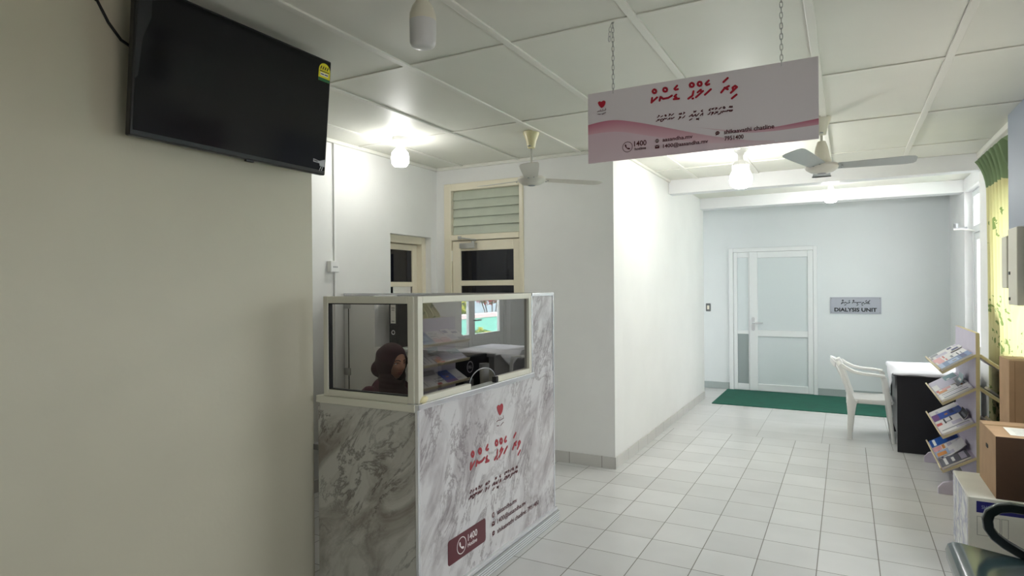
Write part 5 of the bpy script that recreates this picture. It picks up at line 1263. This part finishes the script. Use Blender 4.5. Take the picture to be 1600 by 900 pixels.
for s in (-1, 1):
    limb(b, [SH[s], (SH[s]+EL[s])/2, EL[s]], [0.048, 0.043, 0.036])
    limb(b, [EL[s], EL[s]*0.6+WR[s]*0.4, WR[s]], [0.037, 0.034, 0.023])
    hip, kn, an = Vector((px-0.06, py+s*0.09, 0.46)), Vector((px+0.33, py+s*0.11, 0.475)), Vector((px+0.30, py+s*0.11, 0.085))
    limb(b, [hip, (hip+kn)/2, kn], [0.080, 0.068, 0.052]); limb(b, [kn, kn*0.65+an*0.35, an], [0.050, 0.048, 0.030])
    # palm and five bent fingers resting on the worktop
    w0 = WR[s]; d = Vector((0.96, -s*0.25, -0.06)).normalized(); sd = Vector((-d.y, d.x, 0)).normalized()*(-s)   # sd: thumb side
    pc = w0+d*0.050
    for q in (-1, -0.33, 0.33, 1): limb(b, [w0+d*0.012+sd*0.012*q, pc+sd*0.026*q, w0+d*0.088+sd*0.030*q], [0.014, 0.013, 0.010], 10)
    for q, ln in ((1, 0.064), (0.36, 0.072), (-0.30, 0.066), (-0.95, 0.052)):
        a0 = w0+d*0.088+sd*0.030*q; fd = (d+sd*0.10*q).normalized()
        a1 = a0+fd*ln*0.45+Vector((0, 0, 0.004)); a2 = a1+fd*ln*0.32-Vector((0, 0, 0.008)); a3 = a2+fd*ln*0.22-Vector((0, 0, 0.010))
        limb(b, [a0, a1, a2, a3], [0.0092, 0.0088, 0.0080, 0.0068], 10)
    t0 = w0+d*0.030+sd*0.026; t1 = t0+(d*0.5+sd*0.8).normalized()*0.034; t2 = t1+(d*0.85+sd*0.35).normalized()*0.028-Vector((0, 0, 0.006)); t3 = t2+d*0.018-Vector((0, 0, 0.006))
    limb(b, [t0, t1, t2, t3], [0.013, 0.011, 0.0095, 0.0075], 10)
    b.sphere((px+0.35, py+s*0.11, 0.045), (0.105, 0.040, 0.030), 14); b.sphere(an, 0.032, 12)
body = remesh(b.build('body', SKIN, pr), 0.0045, 2)
WL[body] = WL[pr]
# face details
def on_face(y, z, out=0.0):
    """point of the face at (y across, z up), found on the sculpted head"""
    best = None
    zz = z/0.116
    for _ in range(1):
        yy = y/0.076/(1-0.30*zz*zz if zz < 0 else 1)
        xx = math.sqrt(max(0.0, 1-yy*yy-zz*zz))
    p = head_fn(xx, yy, zz)
    return HC+p+RM @ Vector((out, 0, 0))
EYEW = mat('eye_white', (196, 188, 184), 0.3); IRIS = mat('dark_iris', (26, 16, 12), 0.2); BROW = mat('dark_eyebrow', (28, 18, 16), 0.8); LIP = mat('brown_lips', (140, 70, 68), 0.45)
for s in (-1, 1):
    b = MB(); c = on_face(s*0.032, 0.010, -0.004)
    b.sphere(c, (0.0075, 0.0130, 0.0044), 14)
    eye = b.build('eye', EYEW, pr, smooth=True)
    MB().sphere(c+RM @ Vector((0.0056, 0, -0.0005)), (0.0028, 0.0050, 0.0038), 12).build('iris', IRIS, eye, smooth=True)
    b = MB(); b.tube([on_face(s*(0.016+0.036*t), 0.013+0.004*math.sin(pi*t), 0.0018) for t in [i/6 for i in range(7)]], 0, n=6, rs=[0.0012, 0.0018, 0.002, 0.002, 0.002, 0.0018, 0.001])
    b.build('eyelid', BROW, eye, smooth=True)
    b = MB(); b.tube([on_face(s*(0.012+0.040*t), 0.029+0.007*math.sin(pi*min(1, t*1.15)), 0.0008) for t in [i/6 for i in range(7)]], 0, n=6, rs=[0.0022, 0.003, 0.003, 0.0028, 0.0024, 0.002, 0.001])
    b.build('eyebrow', BROW, pr, smooth=True)
b = MB()
b.tube([on_face(0.023*t, -0.052+0.0025*(1-t*t), 0.0006) for t in [-1+i/5 for i in range(11)]], 0, n=8, rs=[0.001+0.0032*(1-(-1+i/5)**2) for i in range(11)])
b.tube([on_face(0.021*t, -0.0605-0.0015*(1-t*t), 0.0006) for t in [-1+i/5 for i in range(11)]], 0, n=8, rs=[0.001+0.0042*(1-(-1+i/5)**2) for i in range(11)])
b.build('lips', LIP, pr, smooth=True)
# clothing
b = MB()
for z, rx, ry, cx in ((0.845, 0.075, 0.13, -0.035), (0.80, 0.105, 0.180, -0.04), (0.70, 0.120, 0.165, -0.045), (0.58, 0.120, 0.155, -0.06), (0.46, 0.130, 0.190, -0.07)): b.sphere((px+cx, py, z), (rx, ry, 0.10), 24)
for s in (-1, 1):
    limb(b, [SH[s], (SH[s]+EL[s])/2, EL[s]], [0.064, 0.060, 0.052])
    limb(b, [EL[s], EL[s]*0.5+WR[s]*0.5, EL[s]*0.06+WR[s]*0.94], [0.052, 0.046, 0.034])
tun = remesh(b.build('tunic', TUN, pr), 0.009, 4)
b = MB()
for s in (-1, 1):
    hip, kn, an = Vector((px-0.06, py+s*0.09, 0.46)), Vector((px+0.33, py+s*0.11, 0.475)), Vector((px+0.30, py+s*0.11, 0.12))
    limb(b, [hip, (hip+kn)/2, kn], [0.095, 0.086, 0.070]); limb(b, [kn, kn*0.6+an*0.4, an], [0.068, 0.070, 0.066])
remesh(b.build('trousers', TRO, pr), 0.010, 3)
for s in (-1, 1):
    b = MB().sphere((px+0.355, py+s*0.11, 0.042), (0.118, 0.047, 0.040), 16).box(px+0.245, px+0.46, py+s*0.11-0.04, py+s*0.11+0.04, 0.0, 0.018)
    b.build('shoe', M['black'], pr, smooth='auto')
b = MB()
def hij(x, y, z):
    r = Vector((x*0.116, y*0.100, z*0.126))
    if x < 0: r.x *= 1.10
    r.y *= 1+0.05*math.sin(7*z+2*x); r.x += 0.003*math.sin(11*z)
    return RM @ r
b.sphere(HC+Vector((-0.012, 0, 0.008)), 1, 40, fn=hij)
b.sphere(HC+Vector((-0.105, 0, -0.045)), (0.062, 0.075, 0.062), 20)                    # hair bun under the scarf
for t, rx, ry, cx in ((0.0, 0.092, 0.088, 0.026), (0.25, 0.096, 0.092, 0.016), (0.5, 0.100, 0.105, 0.000), (0.75, 0.108, 0.128, -0.016), (1.0, 0.118, 0.148, -0.024)):
    z = 0.948-0.135*t
    b.sphere((px+cx, py, z), (rx, ry, 0.052), 24)
b.sphere((px+0.045, py+0.01, 0.80), (0.075, 0.12, 0.085), 20)                          # cloth falling over the chest
hj = remesh(b.build('headscarf', HIJ, pr), 0.0065, 6)
bm = bmesh.new(); bm.from_mesh(hj.data)                                               # face opening
off = WL[pr]; RI = RM.inverted(); kill = []
def opening(q):
    zc = -0.022; return zc, (0.098 if q.z > zc else 0.078)
for v in bm.verts:
    q = RI @ (Vector(v.co)+off-HC); zc, hz = opening(q)
    if q.x > 0.015 and (q.y/0.064)**2+((q.z-zc)/hz)**2 < 1: kill.append(v)
bmesh.ops.delete(bm, geom=kill, context='VERTS')
for v in bm.verts:                                            # clean rim: bring the cut edge onto one smooth oval
    if v.is_boundary:
        q = RI @ (Vector(v.co)+off-HC); zc, hz = opening(q)
        k = math.sqrt((q.y/0.064)**2+((q.z-zc)/hz)**2)
        q.y /= k; q.z = zc+(q.z-zc)/k
        v.co = HC+RM @ q-off
bm.to_mesh(hj.data); bm.free()
md = hj.modifiers.new('solid', 'SOLIDIFY'); md.thickness = 0.004; md.offset = 0.0
md = hj.modifiers.new('sub', 'SUBSURF'); md.levels = 1; md.render_levels = 1
